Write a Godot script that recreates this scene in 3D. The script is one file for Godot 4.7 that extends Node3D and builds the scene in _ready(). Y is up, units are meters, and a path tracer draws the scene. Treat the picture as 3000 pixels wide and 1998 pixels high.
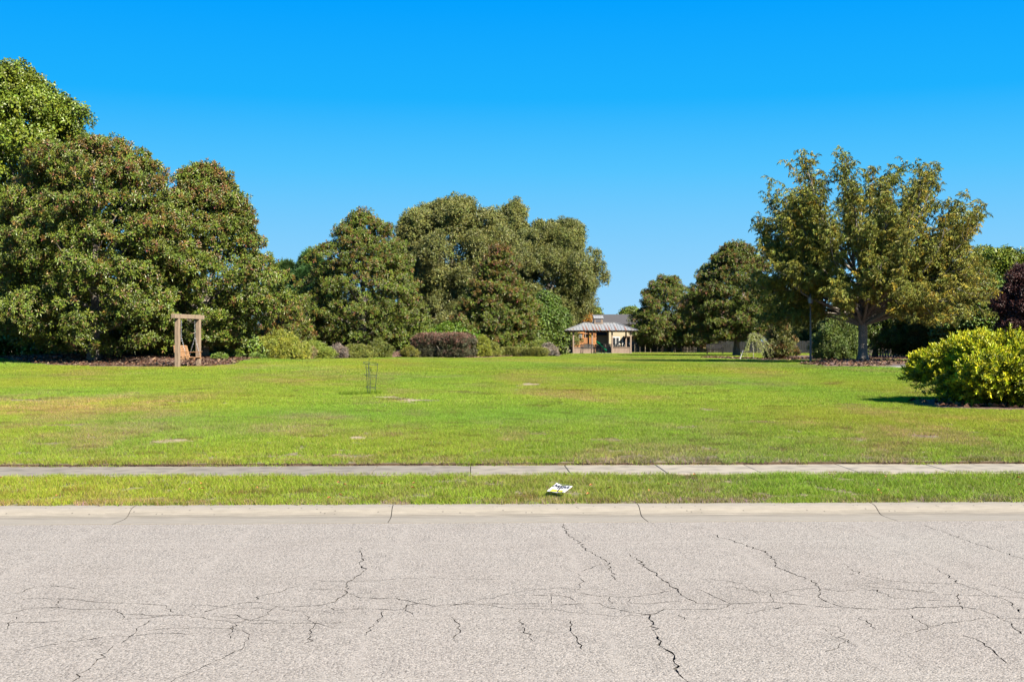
extends Node3D
# A neighbourhood park seen from across a residential street: rolled curb, sidewalk, open lawn,
# magnolias, oaks, a gazebo with a play set behind it. X runs along the street, -Z goes into the park.

var rng := RandomNumberGenerator.new()
var noise_a := FastNoiseLite.new()
var noise_b := FastNoiseLite.new()
var M := {}          # materials
var S := {}          # sprig meshes
var taken := {}      # names in use

# ---------------------------------------------------------------- geometry collector
class Geo:
	var v := PackedVector3Array()
	var n := PackedVector3Array()
	var c := PackedColorArray()
	var u := PackedVector2Array()
	func tri(a: Vector3, b: Vector3, d: Vector3, face: Vector3, col := Color.WHITE, ua := Vector2.ZERO, ub := Vector2.ZERO, ud := Vector2.ZERO):
		var nn := (d - a).cross(b - a)
		if nn.length_squared() < 1e-16:
			return
		nn = nn.normalized()
		if nn.dot(face) < 0.0:
			nn = -nn
			var t := b
			b = d
			d = t
			var tu := ub
			ub = ud
			ud = tu
		v.append(a); v.append(b); v.append(d)
		n.append(nn); n.append(nn); n.append(nn)
		c.append(col); c.append(col); c.append(col)
		u.append(ua); u.append(ub); u.append(ud)
	func leaf(a: Vector3, b: Vector3, d: Vector3, col: Color):
		var nn := (d - a).cross(b - a).normalized()
		v.append(a); v.append(b); v.append(d)
		n.append(nn); n.append(nn); n.append(nn)
		c.append(col); c.append(col); c.append(col)
		u.append(Vector2.ZERO); u.append(Vector2.ZERO); u.append(Vector2.ZERO)
	func quad(a: Vector3, b: Vector3, d: Vector3, e: Vector3, face: Vector3, col := Color.WHITE):
		tri(a, b, d, face, col, Vector2(0, 0), Vector2(1, 0), Vector2(1, 1))
		tri(a, d, e, face, col, Vector2(0, 0), Vector2(1, 1), Vector2(0, 1))
	# box with chamfered edges
	func box(at: Vector3, size: Vector3, bs := Basis.IDENTITY, ch := 0.0, col := Color.WHITE):
		var h := size * 0.5
		ch = minf(ch, minf(h.x, minf(h.y, h.z)) * 0.6)
		var ax: Array[Vector3] = [bs.x, bs.y, bs.z]
		var hh := [h.x, h.y, h.z]
		for k in 3:
			var k1 := (k + 1) % 3
			var k2 := (k + 2) % 3
			for s in [-1.0, 1.0]:
				var f: Vector3 = ax[k] * s
				var o: Vector3 = at + f * float(hh[k])
				var p1: Vector3 = ax[k1] * (float(hh[k1]) - ch)
				var p2: Vector3 = ax[k2] * (float(hh[k2]) - ch)
				quad(o - p1 - p2, o + p1 - p2, o + p1 + p2, o - p1 + p2, f, col)
			if ch > 0.0:
				for s1 in [-1.0, 1.0]:
					for s2 in [-1.0, 1.0]:
						var e1: Vector3 = ax[k1] * float(s1)
						var e2: Vector3 = ax[k2] * float(s2)
						var q1: Vector3 = at + e1 * float(hh[k1]) + e2 * (float(hh[k2]) - ch)
						var q2: Vector3 = at + e1 * (float(hh[k1]) - ch) + e2 * float(hh[k2])
						var l: Vector3 = ax[k] * (float(hh[k]) - ch)
						quad(q1 - l, q1 + l, q2 + l, q2 - l, e1 + e2, col)
		if ch > 0.0:
			for i in 8:
				var sx := 1.0 if i & 1 else -1.0
				var sy := 1.0 if i & 2 else -1.0
				var sz := 1.0 if i & 4 else -1.0
				var a := at + bs * Vector3(sx * h.x, sy * (h.y - ch), sz * (h.z - ch))
				var b := at + bs * Vector3(sx * (h.x - ch), sy * h.y, sz * (h.z - ch))
				var d := at + bs * Vector3(sx * (h.x - ch), sy * (h.y - ch), sz * h.z)
				tri(a, b, d, bs * Vector3(sx, sy, sz), col)
	# round tube through points, smooth normals
	func tube(pts: Array, rad: Array, sides := 8, col := Color.WHITE, rough := 0.0, r: RandomNumberGenerator = null):
		var rings := []
		var norms := []
		var side := Vector3.ZERO
		for i in pts.size():
			var dir: Vector3 = (pts[mini(i + 1, pts.size() - 1)] - pts[maxi(i - 1, 0)])
			dir = dir.normalized()
			if side == Vector3.ZERO:
				side = dir.cross(Vector3(0.31, 0.2, 0.93)).normalized()
			side = (side - dir * side.dot(dir)).normalized()
			var oth := dir.cross(side)
			var ring := PackedVector3Array()
			var nr := PackedVector3Array()
			for k in sides:
				var a := TAU * k / sides
				var d := side * cos(a) + oth * sin(a)
				var rr: float = rad[i]
				if rough > 0.0:
					rr *= 1.0 + r.randf_range(-rough, rough)
				ring.append(pts[i] + d * rr)
				nr.append(d)
			rings.append(ring)
			norms.append(nr)
		for i in pts.size() - 1:
			for k in sides:
				var k2 := (k + 1) % sides
				_s(rings[i][k], rings[i][k2], rings[i + 1][k2], norms[i][k], norms[i][k2], norms[i + 1][k2], col)
				_s(rings[i][k], rings[i + 1][k2], rings[i + 1][k], norms[i][k], norms[i + 1][k2], norms[i + 1][k], col)
		for e in [0, pts.size() - 1]:
			var f: Vector3 = (pts[0] - pts[1]) if e == 0 else (pts[e] - pts[e - 1])
			for k in sides:
				tri(pts[e], rings[e][k], rings[e][(k + 1) % sides], f, col)
	func _s(a, b, d, na, nb, nd, col):
		var nn: Vector3 = (d - a).cross(b - a)
		if nn.dot(na + nb + nd) < 0.0:
			v.append(a); v.append(d); v.append(b)
			n.append(na); n.append(nd); n.append(nb)
		else:
			v.append(a); v.append(b); v.append(d)
			n.append(na); n.append(nb); n.append(nd)
		for i in 3:
			c.append(col); u.append(Vector2.ZERO)
	func mesh() -> ArrayMesh:
		var a := []
		a.resize(Mesh.ARRAY_MAX)
		a[Mesh.ARRAY_VERTEX] = v
		a[Mesh.ARRAY_NORMAL] = n
		a[Mesh.ARRAY_COLOR] = c
		a[Mesh.ARRAY_TEX_UV] = u
		var m := ArrayMesh.new()
		m.add_surface_from_arrays(Mesh.PRIMITIVE_TRIANGLES, a)
		return m

# ---------------------------------------------------------------- scene helpers
func numbered(called: String) -> String:
	if not taken.has(called):
		taken[called] = 0
		return called
	taken[called] += 1
	return "%s_%03d" % [called, taken[called]]

func obj(called: String, shape, mat: Material, parent: Node3D = self) -> MeshInstance3D:
	var o := MeshInstance3D.new()
	o.mesh = shape.mesh() if shape is Geo else shape
	o.material_override = mat
	o.cast_shadow = GeometryInstance3D.SHADOW_CASTING_SETTING_ON
	if parent == self:
		o.name = numbered(called)
		add_child(o)
	else:
		o.name = called
		parent.add_child(o, true)
	return o

func thing(called: String, label: String, category: String, at := Vector3.ZERO, turn := 0.0, group := "") -> Node3D:
	var o := Node3D.new()
	o.name = numbered(called)
	add_child(o)
	o.position = at
	o.rotation.y = turn
	tag(o, label, category, group)
	return o

func tag(o: Node, label: String, category: String, group := "", kind := ""):
	if label: o.set_meta("label", label)
	if category: o.set_meta("category", category)
	if group: o.set_meta("group", group)
	if kind: o.set_meta("kind", kind)

func part_group(called: String, parent: Node3D) -> Node3D:
	var o := Node3D.new()
	o.name = called
	parent.add_child(o, true)
	return o

func structure(o: Node, label := "") -> Node:
	o.set_meta("kind", "structure")
	if label: o.set_meta("label", label)
	return o

func scatter(called: String, mesh: Mesh, mat: Material, xf: Array, col: Array, parent: Node3D = self) -> MultiMeshInstance3D:
	var mm := MultiMesh.new()
	mm.transform_format = MultiMesh.TRANSFORM_3D
	mm.use_colors = true
	mm.mesh = mesh
	mm.instance_count = xf.size()
	for i in xf.size():
		mm.set_instance_transform(i, xf[i])
		mm.set_instance_color(i, col[i])
	var o := MultiMeshInstance3D.new()
	o.multimesh = mm
	o.set_meta("kind", "stuff")
	o.material_override = mat
	if parent == self:
		o.name = numbered(called)
		add_child(o)
	else:
		o.name = called
		parent.add_child(o, true)
	return o

func rv() -> Vector3:
	while true:
		var p := Vector3(rng.randf_range(-1, 1), rng.randf_range(-1, 1), rng.randf_range(-1, 1))
		if p.length_squared() < 1.0 and p.length_squared() > 0.01:
			return p.normalized()
	return Vector3.UP

func upright(up: Vector3, spin: float) -> Basis:
	up = up.normalized()
	var a := Vector3.RIGHT if absf(up.x) < 0.8 else Vector3.BACK
	var x := a.cross(up).normalized()
	var z := x.cross(up).normalized()
	return Basis(x * cos(spin) + z * sin(spin), up, (x * cos(spin) + z * sin(spin)).cross(up))

func lin(r: float, g_: float, b: float) -> Color:   # sRGB 0-255 to linear base colour
	return Color(r / 255.0, g_ / 255.0, b / 255.0).srgb_to_linear()

func interp(t: Array, x: float) -> float:
	if x <= t[0][0]: return t[0][1]
	for i in t.size() - 1:
		if x <= t[i + 1][0]:
			var k: float = (x - t[i][0]) / (t[i + 1][0] - t[i][0])
			return lerpf(t[i][1], t[i + 1][1], k * k * (3.0 - 2.0 * k) * 0.5 + k * 0.5)
	return t[-1][1]

# ---------------------------------------------------------------- terrain
const LAWN := [[15.97, 0.165], [18.0, 0.215], [22.0, 0.255], [28.0, 0.28], [33.0, 0.31], [45.0, 0.43], [56.0, 0.545], [64.0, 0.57], [75.0, 0.53], [90.0, 0.47], [110.0, 0.42], [140.0, 0.33], [200.0, 0.2], [320.0, 0.05]]
const MOUNDS := [[-20.0, -68.0, 9.0, 5.0, 0.42], [-6.0, -99.5, 5.0, 3.2, 0.6], [21.4, -67.4, 2.6, 2.6, 0.12]]
func ground(x: float, z: float) -> float:
	var y := interp(LAWN, -z)
	for m in MOUNDS:
		var a: float = (x - m[0]) / m[2]
		var b: float = (z - m[1]) / m[3]
		var q := a * a + b * b
		if q < 8.0:
			y += m[4] * exp(-q)
	return y
func on(x: float, z: float) -> Vector3:
	return Vector3(x, ground(x, z), z)

# outlines of planted and paved ground (x, z)
var bed_magnolia := PackedVector2Array([Vector2(-34.2, -76), Vector2(-28.4, -71.5), Vector2(-24.4, -64.5), Vector2(-20.4, -59.6), Vector2(-17.4, -57.4), Vector2(-14.4, -56.3), Vector2(-12.4, -57.2), Vector2(-11.8, -61), Vector2(-12.2, -66), Vector2(-12.4, -72.5), Vector2(-11.4, -82.0), Vector2(-10.0, -88.0), Vector2(-7.7, -93.6), Vector2(-5.1, -94.6), Vector2(-2.5, -92.6), Vector2(-0.4, -91.0), Vector2(1.6, -96), Vector2(3.8, -100.0), Vector2(7.4, -111.8), Vector2(8.6, -124.8), Vector2(9.2, -145), Vector2(-3.6, -145), Vector2(-16.4, -140), Vector2(-30, -130), Vector2(-48, -120), Vector2(-50, -96)])
var bed_island := PackedVector2Array([Vector2(15.8, -60.6), Vector2(16.4, -57.2), Vector2(17.6, -55.0), Vector2(18.4, -56.0), Vector2(20.5, -59.4), Vector2(24.3, -64.3), Vector2(25.6, -72.3), Vector2(24.6, -75.3), Vector2(21.4, -73), Vector2(18.6, -67)])
var bed_fence := PackedVector2Array([Vector2(20.3, -78.4), Vector2(22.0, -76.8), Vector2(26.1, -80), Vector2(30.5, -81), Vector2(32.4, -78), Vector2(34.0, -73.0), Vector2(60, -80), Vector2(60, -112), Vector2(33, -112), Vector2(26.0, -105), Vector2(21.7, -90)])
var bed_sapling := PackedVector2Array([Vector2(16.9, -91.5), Vector2(17.6, -85.5), Vector2(18.2, -81.5), Vector2(18.7, -77), Vector2(19.3, -74.2), Vector2(20.1, -75.6), Vector2(20.0, -81.4), Vector2(20.2, -89.4), Vector2(19.9, -96.4), Vector2(18.2, -97.5)])
var bed_bush := PackedVector2Array([Vector2(10.6, -29.6), Vector2(10.0, -28.0), Vector2(10.1, -26.7), Vector2(10.8, -25.9), Vector2(12.2, -25.5), Vector2(14.4, -26), Vector2(14.9, -29.5), Vector2(13.2, -31.0)])
var lot := PackedVector2Array([Vector2(18.5, -56.7), Vector2(19.4, -53.3), Vector2(60, -52.3), Vector2(60, -73), Vector2(27, -71), Vector2(24.4, -64), Vector2(20.6, -59.5)])
# bare spots in the lawn: x, z, half length, half depth
const BARE := [[-1.63, -29.9, 0.38, 0.94], [-1.85, -19.3, 0.16, 0.41], [-4.57, -18.8, 0.35, 0.46], [-6.95, -29.6, 0.54, 0.47], [-2.42, -16.75, 1.22, 0.14], [1.7, -38.8, 0.41, 1.08], [2.18, -16.65, 0.3, 0.22], [7.11, -19.4, 0.41, 0.34], [-7.2, -21.9, 0.47, 0.34], [2.0, -18.8, 0.41, 0.27], [5.0, -26.2, 0.27, 0.41], [5.1, -22.4, 0.34, 0.27], [5.85, -18.9, 0.41, 0.3], [-11.1, -30.3, 0.54, 0.54], [-2.3, -31.6, 0.41, 0.47], [1.1, -19.9, 0.27, 0.22], [-6.3, -18.5, 0.27, 0.22], [3.6, -21.2, 0.27, 0.27], [-3.3, -20.6, 0.24, 0.2]]

# ---------------------------------------------------------------- materials
const BASE := 0.76    # brings the colour table below to base colours under the exposure in use
func std(col: Color, rough := 0.8, vertex := false) -> StandardMaterial3D:
	var m := StandardMaterial3D.new()
	m.albedo_color = Color(col.r * BASE, col.g * BASE, col.b * BASE).linear_to_srgb()
	m.roughness = rough
	m.vertex_color_use_as_albedo = vertex
	m.cull_mode = BaseMaterial3D.CULL_DISABLED
	return m

func leafy(rough: float, back: Color, spec := 0.5) -> StandardMaterial3D:
	var m := std(Color.WHITE, rough, true)
	m.metallic_specular = spec
	m.backlight_enabled = true
	m.backlight = back
	return m

func triplanar(m: StandardMaterial3D, tex: Texture2D, size: float, bump: Texture2D = null, depth := 0.0):
	m.albedo_texture = tex
	m.uv1_triplanar = true
	m.uv1_world_triplanar = true
	m.uv1_scale = Vector3.ONE / size
	if bump:
		m.heightmap_enabled = true
		m.heightmap_texture = bump
		m.heightmap_scale = depth

# grain of an aggregate: pebbles of several greys round darker binder, computed once
func grain(px: int, cells: float, lo: float, hi: float, warm: float, dark: float, sd: int) -> Array:
	var r := RandomNumberGenerator.new()
	r.seed = sd
	var f := FastNoiseLite.new()
	f.seed = sd
	f.noise_type = FastNoiseLite.TYPE_CELLULAR
	f.frequency = cells / px
	f.cellular_return_type = FastNoiseLite.RETURN_CELL_VALUE
	var e := FastNoiseLite.new()
	e.seed = sd
	e.noise_type = FastNoiseLite.TYPE_CELLULAR
	e.frequency = cells / px
	e.cellular_return_type = FastNoiseLite.RETURN_DISTANCE
	var cv := f.get_seamless_image(px, px)
	var ed := e.get_seamless_image(px, px)
	var im := Image.create(px, px, true, Image.FORMAT_RGB8)
	var hm := Image.create(px, px, false, Image.FORMAT_RGB8)
	for y in px:
		for x in px:
			var k := cv.get_pixel(x, y).r
			var d := ed.get_pixel(x, y).r
			var g := lerpf(lo, hi, k) * (1.0 - dark * smoothstep(0.45, 0.9, d)) * r.randf_range(0.93, 1.07)
			var w := warm * (fmod(k * 7.31, 1.0) - 0.15)
			im.set_pixel(x, y, Color(g * (1.0 + w), g, g * (1.0 - w)).linear_to_srgb())
			hm.set_pixel(x, y, Color(1.0 - d, 1.0 - d, 1.0 - d))
	return [ImageTexture.create_from_image(im), ImageTexture.create_from_image(hm)]

func wood_image(px: int, a: Color, b: Color, sd: int) -> ImageTexture:
	var f := FastNoiseLite.new()
	f.seed = sd
	f.frequency = 0.02
	f.fractal_octaves = 4
	var im := Image.create(px, px, true, Image.FORMAT_RGB8)
	for y in px:
		for x in px:
			var k := clampf(f.get_noise_2d(x * 3.2, y * 0.16) * 0.9 + f.get_noise_2d(x * 0.5 + 400.0, y * 0.1) * 0.6 + 0.5, 0.0, 1.0)
			im.set_pixel(x, y, a.lerp(b, k).linear_to_srgb())
	return ImageTexture.create_from_image(im)

func blotch_image(px: int, freq: float, cols: Array, sd: int, speck := 0.1) -> ImageTexture:
	var r := RandomNumberGenerator.new()
	r.seed = sd
	var f := FastNoiseLite.new()
	f.seed = sd
	f.frequency = freq
	f.fractal_octaves = 5
	var src := f.get_seamless_image(px, px)
	var im := Image.create(px, px, true, Image.FORMAT_RGB8)
	for y in px:
		for x in px:
			var k := clampf((src.get_pixel(x, y).r - 0.5) * 1.6 + 0.5, 0.0, 0.999) * (cols.size() - 1)
			var c: Color = cols[int(k)].lerp(cols[int(k) + 1], k - int(k))
			var s := 1.0 + r.randf_range(-speck, speck)
			im.set_pixel(x, y, Color(c.r * s, c.g * s, c.b * s).linear_to_srgb())
	return ImageTexture.create_from_image(im)

# galvanised sheet, with or without a run of rust creeping up from the eave along the seam
func roof_image(rust: float, sd: int) -> ImageTexture:
	var f := FastNoiseLite.new()
	f.seed = sd
	f.frequency = 0.05
	var im := Image.create(64, 256, true, Image.FORMAT_RGB8)
	for y in 256:
		for x in 64:
			var k := 0.5 + 0.5 * f.get_noise_2d(x * 2.0, y)
			var c := Color(0.15, 0.158, 0.165).lerp(Color(0.2, 0.208, 0.215), k)
			var up := y / 255.0
			var across := absf(x / 63.0 - 0.2) * 2.6
			var q := rust * (1.0 - up * 1.15) - across + 0.55 * f.get_noise_2d(x * 6.0 + 90.0, y * 0.7)
			if q > 0.0:
				c = c.lerp(Color(0.14, 0.05, 0.025), clampf(q * 2.6, 0.0, 0.95))
			im.set_pixel(x, y, c.linear_to_srgb())
	return ImageTexture.create_from_image(im)

# concrete of the curb: across = the section from the asphalt (0) to the back of the curb (1)
func curb_image(sd: int) -> ImageTexture:
	var r := RandomNumberGenerator.new()
	r.seed = sd
	var f := FastNoiseLite.new()
	f.seed = sd
	f.frequency = 0.02
	f.fractal_octaves = 5
	var im := Image.create(1024, 256, true, Image.FORMAT_RGB8)
	var pits := {}          # small holes left by air bubbles
	for k in 90:
		pits[Vector2i(r.randi() % 256, r.randi() % 42)] = true
	for y in 256:
		var w := y / 255.0
		for x in 1024:
			var k := 0.5 + 0.5 * f.get_noise_2d(x * 0.8, y * 2.0)
			var c := Color(0.172, 0.154, 0.124).lerp(Color(0.222, 0.2, 0.164), k)
			# silt and black mould that settled along the flow line, streaked lengthways
			var s := 0.5 + 0.5 * f.get_noise_2d(x * 0.25 + 700.0, y * 5.0)
			var line := 1.0 - clampf(absf(w - 0.56 - 0.05 * f.get_noise_2d(x * 0.12, 900.0)) / 0.2, 0.0, 1.0)
			var q := clampf(line * 1.1 + s * 1.3 - 1.05, 0.0, 1.0)
			c = c.lerp(Color(0.07, 0.062, 0.05), q * 0.7)
			var gut := clampf(s * 1.4 - 0.55, 0.0, 1.0) * (1.0 if w < 0.55 else 0.15)
			c = c.lerp(Color(0.125, 0.112, 0.09), gut * 0.8)
			if w > 0.62 and (pits.has(Vector2i(x / 4, y / 6)) and r.randf() < 0.8):
				c = c * 0.45
			var e := r.randf_range(0.92, 1.08)
			im.set_pixel(x, y, Color(c.r * e, c.g * e, c.b * e).linear_to_srgb())
	return ImageTexture.create_from_image(im)

func make_materials():
	var a := grain(1024, 118.0, 0.10, 0.345, 0.2, 0.8, 5)
	M.asphalt = std(Color.WHITE, 0.92, true)
	triplanar(M.asphalt, a[0], 1.43, a[1], 0.5)
	M.asphalt.metallic_specular = 0.25
	M.asphalt.detail_enabled = true
	M.asphalt.detail_blend_mode = BaseMaterial3D.BLEND_MODE_MUL
	M.asphalt.detail_uv_layer = BaseMaterial3D.DETAIL_UV_2
	M.asphalt.detail_albedo = blotch_image(512, 0.012, [Color(0.93, 0.925, 0.92), Color(0.97, 0.967, 0.965), Color(1, 0.998, 0.995), Color(0.96, 0.96, 0.96)], 77, 0.03)
	M.asphalt.uv2_triplanar = true
	M.asphalt.uv2_world_triplanar = true
	M.asphalt.uv2_scale = Vector3.ONE / 8.3
	M.crack = std(Color(0.055, 0.049, 0.042), 1.0)
	M.straw = std(Color.WHITE, 1.0)
	triplanar(M.straw, blotch_image(512, 0.06, [Color(0.1, 0.1, 0.035), Color(0.19, 0.155, 0.08), Color(0.27, 0.21, 0.13), Color(0.3, 0.235, 0.15)], 15, 0.35), 0.5)
	var l := blotch_image(512, 0.012, [Color(0.05, 0.05, 0.05), Color(0.075, 0.072, 0.068), Color(0.1, 0.096, 0.09)], 12, 0.2)
	M.dark_asphalt = std(Color.WHITE, 0.95)
	triplanar(M.dark_asphalt, l, 3.0)
	var b := grain(512, 200.0, 0.84, 1.0, 0.03, 0.12, 9)
	M.concrete = std(Color.WHITE, 0.9, true)
	triplanar(M.concrete, blotch_image(1024, 0.006, [Color(0.165, 0.152, 0.128), Color(0.215, 0.199, 0.168), Color(0.24, 0.222, 0.186), Color(0.255, 0.237, 0.198)], 31, 0.09), 2.3, b[1], 0.1)
	M.curb = std(Color.WHITE, 0.9, true)
	M.curb.albedo_texture = curb_image(44)
	M.soil = std(Color.WHITE, 1.0)
	triplanar(M.soil, blotch_image(512, 0.03, [Color(0.06, 0.07, 0.018), Color(0.1, 0.09, 0.035), Color(0.15, 0.12, 0.06), Color(0.19, 0.15, 0.085)], 3, 0.3), 1.7)
	M.earth = std(Color.WHITE, 1.0)
	triplanar(M.earth, blotch_image(512, 0.05, [Color(0.035, 0.02, 0.011), Color(0.06, 0.035, 0.018), Color(0.1, 0.065, 0.035)], 4, 0.3), 0.6)
	M.mulch = std(Color.WHITE, 1.0)
	triplanar(M.mulch, blotch_image(1024, 0.05, [Color(0.035, 0.019, 0.014), Color(0.075, 0.038, 0.027), Color(0.115, 0.06, 0.043), Color(0.16, 0.1, 0.072)], 6, 0.45), 1.9)
	M.grass = leafy(0.6, Color(0.9, 0.9, 0.6), 0.2)
	M.magnolia = leafy(0.46, Color(0.14, 0.15, 0.05), 0.4)
	M.oak = leafy(0.5, Color(0.28, 0.3, 0.12), 0.4)
	M.gum = leafy(0.45, Color(0.5, 0.55, 0.2), 0.4)
	M.shrub = leafy(0.5, Color(0.4, 0.45, 0.15), 0.4)
	M.litter = leafy(0.7, Color(0.1, 0.08, 0.05), 0.3)
	M.bark = std(Color.WHITE, 0.95)
	triplanar(M.bark, blotch_image(512, 0.02, [Color(0.05, 0.042, 0.035), Color(0.13, 0.112, 0.094), Color(0.22, 0.195, 0.165), Color(0.29, 0.265, 0.235)], 8, 0.3), 0.7)
	M.timber = std(Color.WHITE, 0.85)
	triplanar(M.timber, wood_image(512, Color(0.125, 0.088, 0.056), Color(0.25, 0.185, 0.122), 21), 0.8)
	M.cedar = std(Color.WHITE, 0.7)
	triplanar(M.cedar, wood_image(512, Color(0.22, 0.11, 0.046), Color(0.32, 0.185, 0.086), 22), 0.6)
	M.grey_wood = std(Color.WHITE, 0.9)
	triplanar(M.grey_wood, wood_image(512, Color(0.1, 0.085, 0.065), Color(0.23, 0.2, 0.16), 23), 0.9)
	M.tan_wood = std(Color.WHITE, 0.85)
	triplanar(M.tan_wood, wood_image(512, Color(0.17, 0.12, 0.09), Color(0.235, 0.175, 0.13), 24), 1.0)
	M.brown_wood = std(Color(0.09, 0.045, 0.025), 0.8)
	M.play_wood = std(Color.WHITE, 0.7)
	triplanar(M.play_wood, wood_image(256, Color(0.24, 0.09, 0.02), Color(0.34, 0.15, 0.045), 25), 0.7)
	M.chain = std(Color(0.45, 0.46, 0.48), 0.35)
	M.chain.metallic = 0.8
	M.iron = std(Color(0.006, 0.006, 0.007), 0.6)
	M.iron.metallic_specular = 0.25
	M.lamp_green = std(Color(0.07, 0.08, 0.082), 0.4)
	M.play_pane = std(Color(0.2, 0.2, 0.25), 0.3)
	M.lens = std(Color(0.22, 0.24, 0.27), 0.3)
	M.roof = std(Color.WHITE, 0.5)
	M.roof.albedo_texture = roof_image(-2.0, 51)
	M.roof_rust = std(Color.WHITE, 0.65)
	M.roof_rust.albedo_texture = roof_image(1.0, 52)
	M.shingle = std(Color.WHITE, 0.95)
	triplanar(M.shingle, blotch_image(256, 0.08, [Color(0.022, 0.021, 0.022), Color(0.042, 0.04, 0.042), Color(0.06, 0.057, 0.058)], 61, 0.25), 1.2)
	M.siding = std(Color(0.3, 0.26, 0.17), 0.7)
	M.trim = std(Color(0.5, 0.5, 0.48), 0.6)
	M.glass = std(Color(0.03, 0.035, 0.04), 0.06)
	M.slide = std(Color(0.0, 0.13, 0.05), 0.35)
	M.swing_yellow = std(Color(0.55, 0.33, 0.02), 0.5)
	M.wire = std(Color(0.02, 0.03, 0.015), 0.5)
	M.paper = std(Color(0.5, 0.51, 0.53), 0.7)
	M.ink = std(Color(0.03, 0.035, 0.05), 0.7)
	M.yellow = std(Color(0.5, 0.43, 0.015), 0.7)

# ---------------------------------------------------------------- sprigs: the leafy shoots crowns are grown from
func put_leaf(q: Geo, base: Vector3, dir: Vector3, up: Vector3, l: float, w: float, col: Color, fold := 0.25, droop := 0.15):
	dir = dir.normalized()
	var side := dir.cross(up)
	if side.length_squared() < 0.001:
		side = dir.cross(Vector3(0.6, 0.1, 0.77))
	side = side.normalized()
	var nn := side.cross(dir).normalized()
	var tip := base + dir * l - nn * l * droop
	var mid := base + dir * l * 0.48
	var lift := nn * w * fold
	q.leaf(base, mid + side * w * 0.5 + lift, tip, col)
	q.leaf(base, tip, mid - side * w * 0.5 + lift, col)

func shade_of(c: Color, s: float) -> Color:
	var k := rng.randf_range(1.0 - s, 1.0 + s)
	var h := rng.randf_range(-s, s) * 0.5
	return Color(c.r * k * (1.0 + h), c.g * k, c.b * k * (1.0 - h * 0.5))

func make_sprigs():
	var q := Geo.new()                       # magnolia: a whorl of large stiff leaves, some showing the rusty underside
	for i in 12:
		var a := TAU * i * 0.382 + rng.randf_range(-0.3, 0.3)
		var e := lerpf(-0.35, 1.1, i / 11.0) + rng.randf_range(-0.2, 0.2)
		var d := Vector3(cos(a) * cos(e), sin(e), sin(a) * cos(e))
		var col := shade_of(Color(0.1, 0.138, 0.019), 0.34)
		if i == 4:
			col = shade_of(Color(0.13, 0.085, 0.035), 0.25)
		put_leaf(q, Vector3(0, -0.05 + 0.1 * i / 11.0, 0) + d * 0.03, d, Vector3.UP, rng.randf_range(0.13, 0.2), rng.randf_range(0.058, 0.08), col, 0.3, 0.12)
	S.magnolia = q.mesh()
	q = Geo.new()                            # oak: small leaves packed along short twigs
	for i in 34:
		var d := (rv() + Vector3.UP * 0.25).normalized()
		put_leaf(q, d * rng.randf_range(0.05, 0.26), (d + rv() * 0.7).normalized(), Vector3.UP, rng.randf_range(0.11, 0.17), rng.randf_range(0.05, 0.075), shade_of(Color(0.13, 0.142, 0.036), 0.3))
	S.oak = q.mesh()
	q = Geo.new()                            # broad flat leaves held out on stalks
	for i in 20:
		var d := (rv() + Vector3.UP * 0.35).normalized()
		put_leaf(q, d * rng.randf_range(0.1, 0.34), (d + rv() * 0.8 + Vector3.DOWN * 0.3).normalized(), Vector3.UP, rng.randf_range(0.14, 0.19), rng.randf_range(0.12, 0.16), shade_of(Color(0.09, 0.125, 0.014), 0.28))
	S.broad = q.mesh()
	q = Geo.new()                            # narrow leaves hanging from an arching twig
	for i in 30:
		var t := i / 29.0
		var p := Vector3(0.0, 0.34 * sin(t * 2.4) - 0.02, 0.62 * t - 0.1)
		var d := (Vector3(rng.randf_range(-1, 1), rng.randf_range(-1.1, 0.25), rng.randf_range(-0.3, 0.9))).normalized()
		put_leaf(q, p, d, Vector3.UP, rng.randf_range(0.15, 0.22), rng.randf_range(0.034, 0.05), shade_of(Color(0.185, 0.2, 0.034), 0.3), 0.3, 0.25)
	S.willow = q.mesh()
	q = Geo.new()                            # upright shoot of a clipped evergreen shrub, new leaves on top
	for i in 22:
		var t := i / 21.0
		var a := TAU * i * 0.382
		var e := lerpf(0.25, 1.15, t)
		var d := Vector3(cos(a) * cos(e), sin(e), sin(a) * cos(e))
		var col := shade_of(Color(0.14, 0.18, 0.012), 0.25)
		if t > 0.45:
			col = shade_of(Color(0.36, 0.37, 0.012), 0.25)
		put_leaf(q, Vector3(rng.randf_range(-0.02, 0.02), t * 0.2, rng.randf_range(-0.02, 0.02)), d, Vector3.UP, rng.randf_range(0.07, 0.1), rng.randf_range(0.026, 0.034), col, 0.25, 0.1)
	S.shoot = q.mesh()
	q = Geo.new()                            # fine-leaved twig
	for i in 40:
		var t := rng.randf()
		var d := (rv() + Vector3.UP * 0.6).normalized()
		put_leaf(q, Vector3(rng.randf_range(-0.1, 0.1), t * 0.3 - 0.1, rng.randf_range(-0.1, 0.1)), d, Vector3.UP, rng.randf_range(0.05, 0.085), rng.randf_range(0.028, 0.04), shade_of(Color(0.1, 0.1, 0.1), 0.35))
	S.fine = q.mesh()
	q = Geo.new()                            # tuft of pine needles
	for i in 44:
		var d := (rv() + Vector3.UP * 0.5).normalized()
		put_leaf(q, d * 0.08, d, Vector3.UP, rng.randf_range(0.25, 0.4), 0.02, shade_of(Color(0.05, 0.085, 0.03), 0.25))
	S.pine = q.mesh()
	q = Geo.new()                            # fallen leaf, curled
	put_leaf(q, Vector3(-0.08, 0.02, 0), Vector3(1, 0.1, 0), Vector3.UP, 0.18, 0.08, Color.WHITE, 0.45, 0.2)
	S.fallen = q.mesh()

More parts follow.
